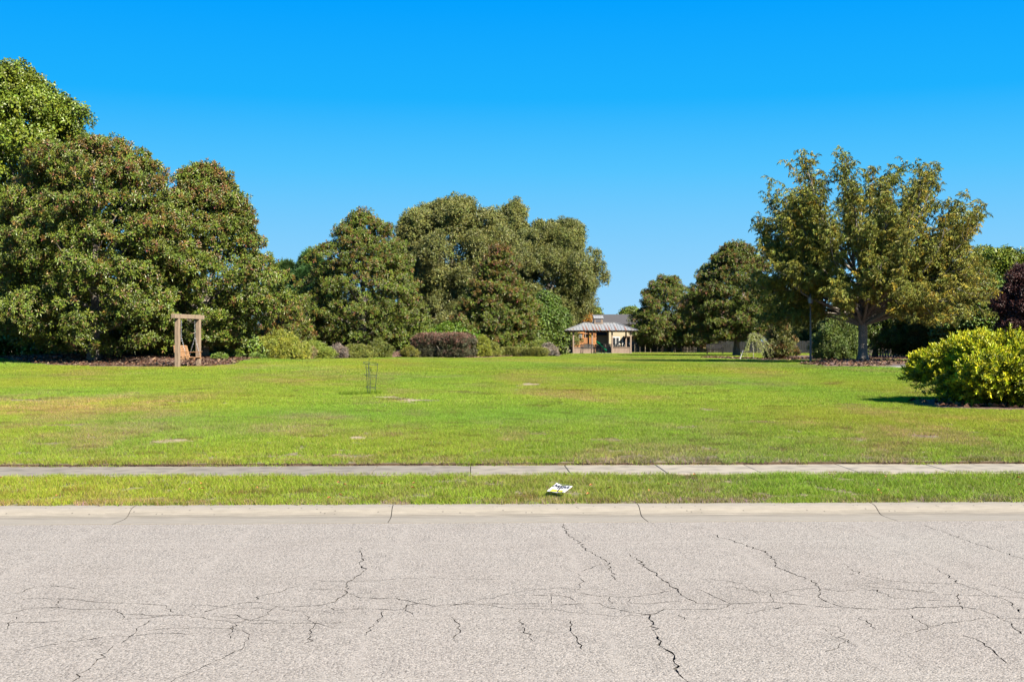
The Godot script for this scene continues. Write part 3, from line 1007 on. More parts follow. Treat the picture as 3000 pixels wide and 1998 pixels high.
func build_grass():
	var near_turf := [turf(0.34, 420, 0.05, 0.0065, 0.1), turf(0.34, 420, 0.045, 0.0065, 0.14), turf(0.34, 400, 0.055, 0.007, 0.07)]
	var mid_turf := [turf(0.62, 520, 0.055, 0.013, 0.1), turf(0.62, 520, 0.05, 0.013, 0.07)]
	var far_turf := [turf(1.25, 700, 0.06, 0.028, 0.08), turf(1.25, 700, 0.055, 0.028, 0.05)]
	var dry := [turf(0.32, 150, 0.03, 0.007, 0.9)]
	var bands := [[12.70, 14.93, 0.25, near_turf], [16.0, 27.0, 0.25, near_turf], [27.0, 47.0, 0.45, mid_turf], [47.0, 75.0, 0.8, far_turf], [75.0, 150.0, 1.0, far_turf]]
	var lists := {}
	var beds := [bed_magnolia, bed_island, bed_fence, bed_sapling, bed_bush, lot]
	for b in bands:
		var st: float = b[2]
		var d: float = b[0] + st * 0.25
		while d < b[1]:
			var x := -(0.417 * d + 3.0)
			while x < 0.48 * d + 3.0:
				var p := Vector2(x + rng.randf_range(-0.5, 0.5) * st, -d + rng.randf_range(-0.45, 0.45) * st)
				x += st
				if b[0] < 13.0:
					p.y = clampf(p.y, -14.80, -12.82)
				elif d < 16.3:
					p.y = minf(p.y, -16.06 - rng.randf() * 0.05)
				var inside := false
				if d > 24.0:
					for bed in beds:
						if Geometry2D.is_point_in_polygon(p, bed):
							inside = true
							break
				if inside:
					continue
				var kind: Array = b[3]
				var bare := bare_at(p.x, p.y) if d < 42.0 else -9.0
				var wear := noise_a.get_noise_2d(p.x * 16.0, p.y * 7.0) + 0.6 * noise_b.get_noise_2d(p.x * 60.0, p.y * 22.0)
				var mesh: Mesh = kind[rng.randi() % kind.size()]
				var tint := Color(1, 1, 1)
				if bare > 0.1:
					if rng.randf() < 0.3:
						continue
					mesh = dry[0]
				elif bare > -0.5 and rng.randf() < 0.5 or (d < 34.0 and wear > 0.34 and rng.randf() < 0.6):
					tint = Color(1.15, 0.98, 1.3)
				var y := 0.066 + (-p.y - 12.67) * 0.0231 if b[0] < 13.0 else ground(p.x, p.y)
				# brown, drier tufts where the turf meets the curb and the walk
				if (b[0] < 13.0 and p.y > -12.92 and rng.randf() < 0.7) or (b[0] > 13.0 and d < 16.4 and rng.randf() < 0.45):
					tint = Color(1.1, 0.82, 1.9)
				var k := 1.0 + 0.16 * noise_a.get_noise_2d(p.x * 5.0 + 90.0, p.y * 4.0) + rng.randf_range(-0.15, 0.15)
				if d < 40.0 and rng.randf() < 0.04:
					tint = Color(0.75, 0.55, 0.9)
				var yel := 1.0 + 0.35 * noise_b.get_noise_2d(p.x * 9.0, p.y * 5.0 + 70.0)
				# the wear of summer shows as olive patches
				var oli := clampf(wear * 1.7, 0.0, 0.75)
				tint = Color(tint.r * k * yel * (1.0 + oli * 0.15), tint.g * k * (1.0 - oli * 0.18), tint.b * k * (1.0 + oli))
				if not lists.has(mesh):
					lists[mesh] = [[], []]
				var s := rng.randf_range(0.85, 1.15)
				lists[mesh][0].append(Transform3D(Basis(Vector3.UP, rng.randf() * TAU).scaled(Vector3(1, s, 1)), Vector3(p.x, y, p.y)))
				lists[mesh][1].append(tint)
			d += st
	# ragged fringe where the turf creeps over the edges of the walk and the curb
	var fringe := turf(0.16, 46, 0.05, 0.0065, 0.25)
	lists[fringe] = [[], []]
	for e in [[-15.95, 0.132], [-14.9, 0.125], [-12.7, 0.068]]:
		var x := -11.0
		while x < 12.0:
			x += rng.randf_range(0.05, 0.2)
			if noise_b.get_noise_2d(x * 90.0, e[0] * 50.0) < -0.1:
				continue
			lists[fringe][0].append(Transform3D(Basis(Vector3.UP, rng.randf() * TAU), Vector3(x, e[1], e[0] + rng.randf_range(-0.04, 0.03))))
			var k := rng.randf_range(0.8, 1.1)
			lists[fringe][1].append(Color(k, k, k) if rng.randf() < 0.6 else Color(k * 1.1, k * 0.8, k * 1.8))
	for mesh in lists:
		var o := scatter("grass", mesh, M.grass, lists[mesh][0], lists[mesh][1])
		tag(o, "mown green grass of the lawn and the verge", "grass", "grass", "stuff")
	# leaf litter on the beds
	var xf := []
	var cl := []
	var hues := [Color(0.15, 0.1, 0.06), Color(0.22, 0.155, 0.1), Color(0.09, 0.045, 0.028), Color(0.12, 0.06, 0.035), Color(0.05, 0.028, 0.018), Color(0.07, 0.035, 0.022)]
	var spots := [[bed_magnolia, -34.0, -12.0, -76.0, -56.0, 5200], [bed_magnolia, -12.5, 8.0, -118.0, -84.0, 1500], [bed_island, 15.0, 26.0, -76.0, -54.0, 900], [bed_sapling, 16.5, 21.0, -98.0, -74.0, 350], [bed_fence, 20.0, 36.0, -92.0, -73.0, 1200], [bed_bush, 9.8, 15.0, -31.0, -25.0, 260]]
	for s in spots:
		var made := 0
		var tries := 0
		while made < s[5] and tries < 40000:
			tries += 1
			var p := Vector2(rng.randf_range(s[1], s[2]), rng.randf_range(s[3], s[4]))
			if not Geometry2D.is_point_in_polygon(p, s[0]):
				continue
			made += 1
			xf.append(Transform3D((Basis(Vector3.UP, rng.randf() * TAU) * Basis(Vector3.RIGHT, rng.randf_range(-0.6, 0.6))).scaled(Vector3.ONE * rng.randf_range(0.7, 1.25)), Vector3(p.x, ground(p.x, p.y) + 0.03 + rng.randf() * 0.03, p.y)))
			cl.append(shade_of(hues[rng.randi() % hues.size()], 0.2))
	# a few stray leaves on the verge and lawn
	for k in 40:
		var z := rng.randf_range(-14.7, -12.8)
		xf.append(Transform3D(Basis(Vector3.UP, rng.randf() * TAU).scaled(Vector3.ONE * 0.28), Vector3(rng.randf_range(-6, 7), 0.066 + (-z - 12.67) * 0.0231 + 0.045, z)))
		cl.append(shade_of(Color(0.3, 0.13, 0.05), 0.3))
	var o := scatter("fallen_leaves", S.fallen, M.litter, xf, cl)
	tag(o, "dry brown leaves fallen on the mulch and the grass", "leaves", "", "stuff")

# ---------------------------------------------------------------- built things
func bar(q: Geo, a: Vector3, b: Vector3, w: float, h: float, ch := 0.004):
	var d := (b - a).normalized()
	var s := d.cross(Vector3.UP)
	s = s.normalized() if s.length_squared() > 0.001 else Vector3.RIGHT
	var t := s.cross(d)
	q.box((a + b) * 0.5, Vector3((b - a).length(), h, w), Basis(d, t, s), ch)

func bar_part(called: String, parent: Node3D, a: Vector3, b: Vector3, w: float, h: float, mat: Material, ch := 0.004) -> MeshInstance3D:
	var q := Geo.new()
	bar(q, a, b, w, h, ch)
	return obj(called, q, mat, parent)

func box_part(called: String, parent: Node3D, at: Vector3, size: Vector3, mat: Material, ch := 0.004, bs := Basis.IDENTITY) -> MeshInstance3D:
	var q := Geo.new()
	q.box(at, size, bs, ch)
	return obj(called, q, mat, parent)

func chain_part(parent: Node3D, pts: Array):
	var q := Geo.new()
	for i in pts.size() - 1:
		var a: Vector3 = pts[i]
		var b: Vector3 = pts[i + 1]
		var n := int((b - a).length() / 0.045)
		var d := (b - a).normalized()
		var s := d.cross(Vector3(0.3, 0.1, 0.9)).normalized()
		for k in n:
			var c := a.lerp(b, (k + 0.5) / n)
			var w := s if k % 2 == 0 else d.cross(s)
			var ring := []
			var rad := []
			for m in 7:
				var g := TAU * m / 6.0
				ring.append(c + d * cos(g) * 0.032 + w * sin(g) * 0.016)
				rad.append(0.006)
			q.tube(ring, rad, 4)
	obj("chain", q, M.chain, parent)

# a timber swing frame: local X along the beam, the bench looks along +Z
func swing_frame(label: String, at: Vector3, turn: float, w: float, post: float, tall: float, wood: Material, bench_wood: Material):
	var f := thing("swing_frame", label, "swing frame", at, turn)
	for s in [-1.0, 1.0]:
		box_part("post", f, Vector3(s * w * 0.5, (tall - post * 0.98) * 0.5 - 0.1, 0), Vector3(post, tall - post * 0.98 + 0.2, post), wood, 0.012)
	box_part("beam", f, Vector3(0, tall - post * 0.5 + 0.002, 0), Vector3(w + post * 4.6, post, post * 1.12), wood, 0.012)
	return f

func swing_bench(b: Node3D, L: float, seat_y: float, top: float, wood: Material):
	# seat and back slats, arms, side rails, chains
	for k in 6:
		box_part("seat_slat", b, Vector3(0, seat_y + 0.012 * absf(k - 2.5) * 0.6, -0.2 + k * 0.095), Vector3(L, 0.022, 0.078), wood, 0.004)
	for k in 6:
		var y := seat_y + 0.1 + k * 0.088
		box_part("back_slat", b, Vector3(0, y, -0.27 - (y - seat_y) * 0.28), Vector3(L * (1.0 if k < 5 else 0.93), 0.07, 0.022), wood, 0.004, Basis(Vector3.RIGHT, -0.27))
	for s in [-1.0, 0.0, 1.0]:
		var x: float = s * (L * 0.5 - 0.03)
		bar_part("seat_rail", b, Vector3(x, seat_y - 0.035, -0.26), Vector3(x, seat_y - 0.03, 0.34), 0.045, 0.07, wood)
		bar_part("back_post", b, Vector3(x, seat_y - 0.03, -0.245), Vector3(x, seat_y + 0.56, -0.41), 0.045, 0.05, wood)
	for s in [-1.0, 1.0]:
		var x: float = s * (L * 0.5 + 0.02)
		bar_part("arm_rest", b, Vector3(x, seat_y + 0.24, -0.36), Vector3(x, seat_y + 0.28, 0.36), 0.085, 0.025, wood)
		bar_part("arm_post", b, Vector3(x, seat_y - 0.03, 0.25), Vector3(x, seat_y + 0.26, 0.28), 0.05, 0.04, wood)
		var j := Vector3(x * 0.98, seat_y + 0.95, 0.0)
		chain_part(b, [Vector3(x * 0.95, top, 0.0), j, Vector3(x, seat_y + 0.02, 0.27)])
		chain_part(b, [j, Vector3(x, seat_y + 0.1, -0.27)])

func iron_bench(label: String, x: float, z: float, turn: float, group := ""):
	var b := thing("garden_bench", label, "bench", on(x, z), turn, group)
	var L := 1.4
	b.scale = Vector3.ONE * 1.12
	for s in [-1.0, 1.0]:
		var e: float = s * L * 0.5
		bar_part("leg", b, Vector3(e, 0.0, 0.2), Vector3(e, 0.62, 0.22), 0.045, 0.05, M.iron)
		bar_part("leg", b, Vector3(e, 0.0, -0.28), Vector3(e, 0.45, -0.2), 0.045, 0.05, M.iron)
		bar_part("back_post", b, Vector3(e, 0.43, -0.2), Vector3(e, 0.9, -0.33), 0.045, 0.05, M.iron)
		bar_part("arm_rest", b, Vector3(e, 0.63, -0.26), Vector3(e, 0.63, 0.27), 0.06, 0.03, M.iron)
		bar_part("stretcher", b, Vector3(e, 0.12, -0.25), Vector3(e, 0.12, 0.2), 0.03, 0.03, M.iron)
	for k in 6:
		box_part("seat_slat", b, Vector3(0, 0.44, -0.17 + k * 0.076), Vector3(L, 0.025, 0.066), M.iron)
	for k in 4:
		# crest rail rises to the middle
		bar_part("crest_rail", b, Vector3(-L * 0.5 + L * k / 4.0, 0.9 + 0.07 * sin(PI * k / 4.0), -0.33), Vector3(-L * 0.5 + L * (k + 1) / 4.0, 0.9 + 0.07 * sin(PI * (k + 1) / 4.0), -0.33), 0.04, 0.045, M.iron)
	box_part("back_rail", b, Vector3(0, 0.53, -0.235), Vector3(L, 0.04, 0.03), M.iron)
	for k in 12:
		var e := -L * 0.5 + L * (k + 0.5) / 12.0
		bar_part("back_slat", b, Vector3(e, 0.54, -0.235), Vector3(e, 0.89 + 0.06 * sin(PI * (k + 0.5) / 12.0), -0.33), 0.085, 0.014, M.iron)
	return b

func roof_slope(parent: Node3D, called: String, e0: Vector3, e1: Vector3, r0: Vector3, r1: Vector3, n: int, rusty: Array, fm: Material, seam := 0.035):
	# panels between the eave e0-e1 and the ridge r0-r1 (a trapezoid or a triangle), each with a standing seam
	var along := e1 - e0
	var face := along.cross(r0 - e0).normalized()
	if face.y < 0: face = -face
	var L := along.length()
	var t0 := (r0 - e0).dot(along.normalized()) / L
	var t1 := (r1 - e0).dot(along.normalized()) / L
	var rise := (r0 + r1) * 0.5 - (e0 + along * ((t0 + t1) * 0.5))
	for k in n:
		var a := float(k) / n
		var b := float(k + 1) / n
		var ha := clampf(a / maxf(t0, 0.0001), 0, 1) if a < t0 else (clampf((1.0 - a) / maxf(1.0 - t1, 0.0001), 0, 1) if a > t1 else 1.0)
		var hb := clampf(b / maxf(t0, 0.0001), 0, 1) if b < t0 else (clampf((1.0 - b) / maxf(1.0 - t1, 0.0001), 0, 1) if b > t1 else 1.0)
		var p0 := e0 + along * a
		var p1 := e0 + along * b
		var q0 := p0 + rise * ha
		var q1 := p1 + rise * hb
		var q := Geo.new()
		q.tri(p0, p1, q1, face, Color.WHITE, Vector2(0, 0), Vector2(1, 0), Vector2(1, hb))
		q.tri(p0, q1, q0, face, Color.WHITE, Vector2(0, 0), Vector2(1, hb), Vector2(0, ha))
		var dn := -face * 0.02
		q.tri(p0 + dn, p1 + dn, q1 + dn, -face)
		q.tri(p0 + dn, q1 + dn, q0 + dn, -face)
		q.quad(p0, p1, p1 + dn, p0 + dn, -rise)
		if ha > 0.05:
			bar(q, p0 + face * seam * 0.5, q0 + face * seam * 0.5, 0.03, seam, 0.0)
		obj(called, q, M.roof_rust if k in rusty else fm, parent)

func build_gazebo():
	var g := thing("gazebo", "open timber gazebo with hipped metal roof and small cupola", "gazebo", on(14.19, -139.24), 0.04)
	var W := 6.5
	var Dp := 3.3
	var H := 2.55
	box_part("floor_slab", g, Vector3(0, 0.0, 0), Vector3(W + 0.5, 0.12, Dp + 0.5), M.concrete, 0.01)
	var xs := [-W * 0.5, -W * 0.5 + 2.12, W * 0.5 - 2.12, W * 0.5]
	for z in [Dp * 0.5, -Dp * 0.5]:
		for x in xs:
			box_part("post", g, Vector3(x, H * 0.5, z), Vector3(0.16, H, 0.16), M.tan_wood, 0.01)
		box_part("header_beam", g, Vector3(0, H - 0.02, z), Vector3(W + 0.3, 0.2, 0.1), M.brown_wood, 0.005)
	for x in [-W * 0.5, W * 0.5]:
		box_part("header_beam", g, Vector3(x, H - 0.02, 0), Vector3(0.1, 0.2, Dp - 0.18), M.brown_wood, 0.005)
	# half walls of upright boards: end bays front and back, both ends
	var bays := []
	for z in [Dp * 0.5, -Dp * 0.5]:
		bays.append([Vector3(xs[0] + 0.09, 0, z), Vector3(xs[1] - 0.09, 0, z)])
		bays.append([Vector3(xs[2] + 0.09, 0, z), Vector3(xs[3] - 0.09, 0, z)])
	for x in [xs[0], xs[3]]:
		bays.append([Vector3(x, 0, -Dp * 0.5 + 0.09), Vector3(x, 0, Dp * 0.5 - 0.09)])
	for b in bays:
		var w := part_group("half_wall", g)
		var a: Vector3 = b[0]
		var e: Vector3 = b[1]
		var d := (e - a).normalized()
		var n := int((e - a).length() / 0.15)
		for k in n:
			var c := a.lerp(e, (k + 0.5) / n)
			box_part("board", w, c + Vector3.UP * 0.37, Vector3((e - a).length() / n - 0.012, 0.58, 0.03), M.tan_wood, 0.003, Basis(d, Vector3.UP, d.cross(Vector3.UP)))
		bar_part("cap_rail", w, a + Vector3.UP * 0.70, e + Vector3.UP * 0.70, 0.14, 0.05, M.tan_wood)
		bar_part("top_rail", w, a + Vector3.UP * 0.635, e + Vector3.UP * 0.635, 0.06, 0.07, M.tan_wood)
		bar_part("bottom_rail", w, a + Vector3.UP * 0.085, e + Vector3.UP * 0.085, 0.06, 0.06, M.tan_wood)
	# hipped roof
	var ex := 3.98
	var ez := 2.2
	var ey := 2.62
	var ry := 3.5
	var rx := 1.78
	var A := Vector3(-ex, ey, ez)
	var B := Vector3(ex, ey, ez)
	var C := Vector3(ex, ey, -ez)
	var D := Vector3(-ex, ey, -ez)
	var R0 := Vector3(-rx, ry, 0)
	var R1 := Vector3(rx, ry, 0)
	roof_slope(g, "roof_panel", A, B, R0, R1, 22, [5, 6, 8, 9, 10, 12, 13, 15, 18], M.roof)
	roof_slope(g, "roof_panel", C, D, R1, R0, 22, [3, 9], M.roof)
	roof_slope(g, "roof_panel", D, A, R0, R0, 12, [5, 6], M.roof)
	roof_slope(g, "roof_panel", B, C, R1, R1, 12, [3], M.roof)
	for h in [[R0, R1], [A, R0], [D, R0], [B, R1], [C, R1]]:
		bar_part("ridge_cap", g, h[0] + Vector3.UP * 0.03, h[1] + Vector3.UP * 0.035, 0.16, 0.03, M.roof)
	# rafters: pale cut ends show under the eaves
	for k in 21:
		var x := -3.72 + 7.44 * k / 20.0
		for s in [-1.0, 1.0]:
			bar_part("rafter_tail", g, Vector3(x, ey - 0.085, s * (ez - 0.06)), Vector3(x, ey + 0.15, s * 1.5), 0.05, 0.12, M.tan_wood)
	for k in 11:
		var z := -1.95 + 3.9 * k / 10.0
		for s in [-1.0, 1.0]:
			bar_part("rafter_tail", g, Vector3(s * (ex - 0.06), ey - 0.085, z), Vector3(s * 3.2, ey + 0.16, z), 0.05, 0.12, M.tan_wood)
	# cupola
	var c := part_group("cupola", g)
	for x in [-0.42, 0.42]:
		for z in [-0.36, 0.36]:
			box_part("post", c, Vector3(x - 0.22, 3.66, z), Vector3(0.11, 0.62, 0.11), M.tan_wood)
	for z in [-0.36, 0.36]:
		box_part("sill", c, Vector3(-0.22, 3.42, z), Vector3(1.0, 0.1, 0.12), M.tan_wood)
		box_part("beam", c, Vector3(-0.22, 3.93, z), Vector3(1.0, 0.08, 0.09), M.brown_wood)
	var y0 := 3.97
	var y1 := 4.3
	roof_slope(c, "roof_panel", Vector3(-0.78, y0, 0.52), Vector3(0.34, y0, 0.52), Vector3(-0.78, y1, 0), Vector3(0.34, y1, 0), 4, [], M.roof, 0.02)
	roof_slope(c, "roof_panel", Vector3(0.34, y0, -0.52), Vector3(-0.78, y0, -0.52), Vector3(0.34, y1, 0), Vector3(-0.78, y1, 0), 4, [], M.roof, 0.02)
	for k in 6:
		var x := -0.72 + 1.0 * k / 5.0
		for s in [-1.0, 1.0]:
			bar_part("rafter_tail", c, Vector3(x, y0 - 0.05, s * 0.5), Vector3(x, y0 + 0.12, s * 0.22), 0.03, 0.05, M.tan_wood)

func build_playset():
	var p := thing("play_set", "orange cedar play tower with peaked roof behind the gazebo", "play set", on(13.2, -150.5), 0.05)
	for x in [-1.5, 0.0, 1.5]:
		for z in [-0.75, 0.75]:
			box_part("post", p, Vector3(x, 1.2, z), Vector3(0.11, 2.4, 0.11), M.play_wood)
	for k in 10:
		box_part("deck_board", p, Vector3(-1.36 + k * 0.3, 1.18, 0), Vector3(0.28, 0.04, 1.62), M.play_wood)
	for z in [-0.81, 0.81]:
		box_part("deck_beam", p, Vector3(0, 1.1, z), Vector3(3.2, 0.14, 0.05), M.play_wood)
		box_part("top_rail", p, Vector3(0, 1.78, z), Vector3(3.2, 0.1, 0.05), M.play_wood)
	# plank walls with arched windows in the cabin half
	for k in 5:
		box_part("wall_plank", p, Vector3(-0.75 + 1.5 * 0.0, 0.62 + 0.1 * k, 0.84), Vector3(1.5, 0.09, 0.03), M.play_wood)
	for k in 9:
		box_part("wall_plank", p, Vector3(0.12 + 0.16 * k, 1.48, 0.84), Vector3(0.13, 0.56, 0.03), M.play_wood)
	for x in [-1.1, -0.4]:
		var w := part_group("window", p)
		box_part("frame", w, Vector3(x - 0.25, 2.08, 0.84), Vector3(0.06, 0.56, 0.05), M.play_wood)
		box_part("frame", w, Vector3(x + 0.25, 2.08, 0.84), Vector3(0.06, 0.56, 0.05), M.play_wood)
		var pane := Geo.new()
		var pts := [Vector2(-0.2, -0.28), Vector2(0.2, -0.28), Vector2(0.2, 0.1)]
		for k in 7:
			pts.append(Vector2(0.2 * cos(PI * k / 6.0), 0.1 + 0.16 * sin(PI * k / 6.0)))
		for k in range(1, pts.size() - 1):
			pane.tri(Vector3(x + pts[0].x, 2.08 + pts[0].y, 0.86), Vector3(x + pts[k].x, 2.08 + pts[k].y, 0.86), Vector3(x + pts[k + 1].x, 2.08 + pts[k + 1].y, 0.86), Vector3.BACK)
		obj("pane", pane, M.play_pane, w)
	var q := Geo.new()
	for s in [-1.0, 1.0]:
		q.quad(Vector3(-1.75, 2.38, s * 1.0), Vector3(0.1, 2.38, s * 1.0), Vector3(0.1, 3.0, 0), Vector3(-1.75, 3.0, 0), Vector3(0, 1, s))
	for e in [-1.7, 0.05]:
		q.tri(Vector3(e, 2.38, 1.0), Vector3(e, 2.38, -1.0), Vector3(e, 3.0, 0), Vector3(-1 if e < 0 else 1, 0, 0))
	obj("roof", q, M.play_wood, p)
	# ladder and climbing frame
	for x in [-1.15, -0.55]:
		bar_part("ladder_rail", p, Vector3(x, 0.0, 1.75), Vector3(x + 0.1, 1.5, 0.9), 0.06, 0.08, M.play_wood)
	for k in 4:
		bar_part("rung", p, Vector3(-1.1 + k * 0.02, 0.3 + k * 0.33, 1.58 - k * 0.19), Vector3(-0.5 + k * 0.02, 0.3 + k * 0.33, 1.58 - k * 0.19), 0.05, 0.05, M.play_wood)
	bar_part("awning_beam", p, Vector3(0.1, 2.35, -0.75), Vector3(1.6, 2.35, -0.75), 0.08, 0.1, M.play_wood)
	# wavy slide: a moulded trough swept from the deck to the ground
	q = Geo.new()
	var path := []
	for k in 15:
		var t := k / 14.0
		path.append(Vector3(1.35 + t * 1.7, 1.26 * (1.0 - t) + 0.16 * sin(t * TAU * 1.0) * (1.0 - t * 0.4) + 0.08, 0.35 + 0.9 * t))
	var sect := [Vector2(-0.3, 0.14), Vector2(-0.27, 0.02), Vector2(-0.2, 0.0), Vector2(0.2, 0.0), Vector2(0.27, 0.02), Vector2(0.3, 0.14)]
	for k in 14:
		var d: Vector3 = (path[k + 1] - path[k]).normalized()
		var s := d.cross(Vector3.UP).normalized()
		var up := s.cross(d)
		for m in 5:
			var a0: Vector3 = path[k] + s * sect[m].x + up * sect[m].y
			var a1: Vector3 = path[k] + s * sect[m + 1].x + up * sect[m + 1].y
			var b0: Vector3 = path[k + 1] + s * sect[m].x + up * sect[m].y
			var b1: Vector3 = path[k + 1] + s * sect[m + 1].x + up * sect[m + 1].y
			q.quad(a0, a1, b1, b0, up)
			q.quad(a0 - up * 0.04, a1 - up * 0.04, b1 - up * 0.04, b0 - up * 0.04, -up)
	obj("slide", q, M.slide, p).set_meta("label", "wavy green plastic slide")
	bar_part("slide_support", p, Vector3(2.25, 0.0, 0.75), Vector3(2.2, 0.62, 0.8), 0.06, 0.06, M.play_wood)
	# trapeze handle
	var h := Geo.new()
	h.tube([Vector3(0.7, 1.95, 0.85), Vector3(0.85, 2.3, 0.85), Vector3(1.0, 1.95, 0.85), Vector3(0.7, 1.95, 0.85)], [0.03, 0.03, 0.03, 0.03], 6)
	obj("trapeze", h, M.swing_yellow, p)

func clapboards(parent: Node3D, a: Vector3, b: Vector3, y0: float, y1: float, f: Vector3):
	var n := int((y1 - y0) / 0.19)
	for k in n:
		var q := Geo.new()
		var lo := y0 + (y1 - y0) * k / n
		var hi := y0 + (y1 - y0) * (k + 1) / n
		var A := Vector3(a.x, lo, a.z) + f * 0.03
		var B := Vector3(b.x, lo, b.z) + f * 0.03
		var C := Vector3(b.x, hi, b.z) + f * 0.004
		var D := Vector3(a.x, hi, a.z) + f * 0.004
		q.quad(A, B, C, D, f)
		q.quad(A, B, B - f * 0.026, A - f * 0.026, Vector3.DOWN)
		obj("clapboard", q, M.siding, parent)

func slab_roof(called: String, parent: Node3D, a: Vector3, b: Vector3, c: Vector3, d: Vector3, thick := 0.12):
	var q := Geo.new()
	var n := (b - a).cross(d - a).normalized()
	if n.y < 0: n = -n
	var t := -n * thick
	q.quad(a, b, c, d, n)
	q.quad(a + t, b + t, c + t, d + t, -n)
	q.quad(a, b, b + t, a + t, a - d)
	q.quad(c, d, d + t, c + t, d - a)
	q.quad(b, c, c + t, b + t, b - a)
	q.quad(d, a, a + t, d + t, a - b)
	obj(called, q, M.shingle, parent)

func build_house():
	var h := thing("house", "pale yellow clapboard house with dark shingle roof behind the fence", "house", Vector3(19.0, 0.25, -164), 0.03)
	# main block, and a lower wing on its west side whose front lies further back
	var m := part_group("wall", h)
	clapboards(m, Vector3(-1.5, 0, 3), Vector3(9, 0, 3), 0.0, 3.9, Vector3.BACK)
	clapboards(m, Vector3(-1.5, 0, -5), Vector3(-1.5, 0, 3), 0.0, 3.9, Vector3.LEFT)
	clapboards(m, Vector3(9, 0, 3), Vector3(9, 0, -5), 0.0, 3.9, Vector3.RIGHT)
	box_part("corner_board", m, Vector3(-1.46, 1.95, 3.0), Vector3(0.12, 3.9, 0.12), M.siding)
	var w := part_group("wing_wall", h)
	clapboards(w, Vector3(-7, 0, 1), Vector3(-1.5, 0, 1), 0.0, 2.35, Vector3.BACK)
	clapboards(w, Vector3(-7, 0, -4), Vector3(-7, 0, 1), 0.0, 2.35, Vector3.LEFT)
	slab_roof("wing_roof", h, Vector3(-7.5, 2.32, 1.6), Vector3(-1.55, 2.32, 1.6), Vector3(-1.55, 4.1, -1.6), Vector3(-7.5, 4.1, -1.6))
	slab_roof("wing_roof", h, Vector3(-1.55, 2.32, -4.8), Vector3(-7.5, 2.32, -4.8), Vector3(-7.5, 4.1, -1.6), Vector3(-1.55, 4.1, -1.6))
	slab_roof("roof", h, Vector3(-4.2, 3.72, 3.6), Vector3(9.5, 3.72, 3.6), Vector3(9.5, 5.15, -0.9), Vector3(-4.2, 5.05, -0.9))
	slab_roof("roof", h, Vector3(9.5, 3.72, -5.4), Vector3(-4.2, 3.72, -5.4), Vector3(-4.2, 5.05, -0.9), Vector3(9.5, 5.15, -0.9))
	for e in [[-0.6], [0.75]]:
		var v := part_group("window", h)
		var x: float = e[0]
		box_part("frame", v, Vector3(x, 1.45, 3.05), Vector3(1.0, 1.2, 0.08), M.trim)
		for s in [-0.22, 0.22]:
			box_part("pane", v, Vector3(x + s, 1.45, 3.10), Vector3(0.34, 0.95, 0.02), M.glass)
	box_part("porch_eave", h, Vector3(2.5, 2.1, 3.4), Vector3(4.2, 0.12, 0.8), M.brown_wood)

func picket_run(label: String, a: Vector2, b: Vector2, tall: float, wood: Material, step := 0.16):
	var o := thing("picket_fence", label, "fence", on(a.x, a.y))
	var d2 := (b - a)
	var n := int(d2.length() / step)
	var dir := Vector3(d2.x, 0, d2.y).normalized()
	var bs := Basis(dir, Vector3.UP, dir.cross(Vector3.UP))
	var shapes := []
	for k in 4:
		var q := Geo.new()
		var hh := tall * rng.randf_range(0.96, 1.03)
		q.box(Vector3(0, hh * 0.5, 0), Vector3(step * 0.78, hh, 0.022), Basis.IDENTITY, 0.003)
		q.tri(Vector3(-step * 0.39, hh, 0.011), Vector3(step * 0.39, hh, 0.011), Vector3(0, hh + 0.06, 0.011), Vector3.BACK)
		q.tri(Vector3(-step * 0.39, hh, -0.011), Vector3(step * 0.39, hh, -0.011), Vector3(0, hh + 0.06, -0.011), Vector3.FORWARD)
		shapes.append(q.mesh())
	for k in n:
		var p := a.lerp(b, (k + 0.5) / n)
		var m := obj("picket", shapes[rng.randi() % 4], wood, o)
		m.transform = Transform3D(bs * Basis(Vector3.BACK, rng.randf_range(-0.015, 0.015)), on(p.x, p.y) - o.position + Vector3(0, 0.04, 0))
	for y in [0.35, tall - 0.25]:
		var e := on(b.x, b.y) - o.position
		bar_part("fence_rail", o, bs.z * -0.035 + Vector3.UP * y, e + bs.z * -0.035 + Vector3.UP * y, 0.04, 0.08, wood)
	for k in range(0, n, 15):
		var p := a.lerp(b, float(k) / n)
		box_part("fence_post", o, on(p.x, p.y) - o.position + Vector3(0, tall * 0.5, 0) - bs.z * 0.1, Vector3(0.09, tall, 0.09), wood)

func build_lamp():
	var l := thing("lamp_post", "dark slim lamp post standing in the lawn beside the willow oak", "lamp post", on(18.29, -66.48))
	var q := Geo.new()
	q.tube([Vector3(0, -0.1, 0), Vector3(0, 0.05, 0), Vector3(0, 0.06, 0), Vector3(0, 1.2, 0), Vector3(0, 3.1, 0)], [0.085, 0.085, 0.062, 0.058, 0.042], 12)
	obj("pole", q, M.lamp_green, l)
	q = Geo.new()
	q.tube([Vector3(0, 3.1, 0), Vector3(0, 3.16, 0), Vector3(0, 3.2, 0)], [0.05, 0.1, 0.11], 12)
	obj("lantern_base", q, M.lamp_green, l)
	q = Geo.new()
	q.tube([Vector3(0, 3.2, 0), Vector3(0, 3.3, 0), Vector3(0, 3.45, 0), Vector3(0, 3.52, 0)], [0.1, 0.14, 0.15, 0.12], 12)
	obj("globe", q, M.lens, l)
	q = Geo.new()
	q.tube([Vector3(0, 3.52, 0), Vector3(0, 3.56, 0), Vector3(0, 3.66, 0), Vector3(0, 3.74, 0)], [0.19, 0.17, 0.06, 0.01], 12)
	obj("lantern_cap", q, M.lamp_green, l)

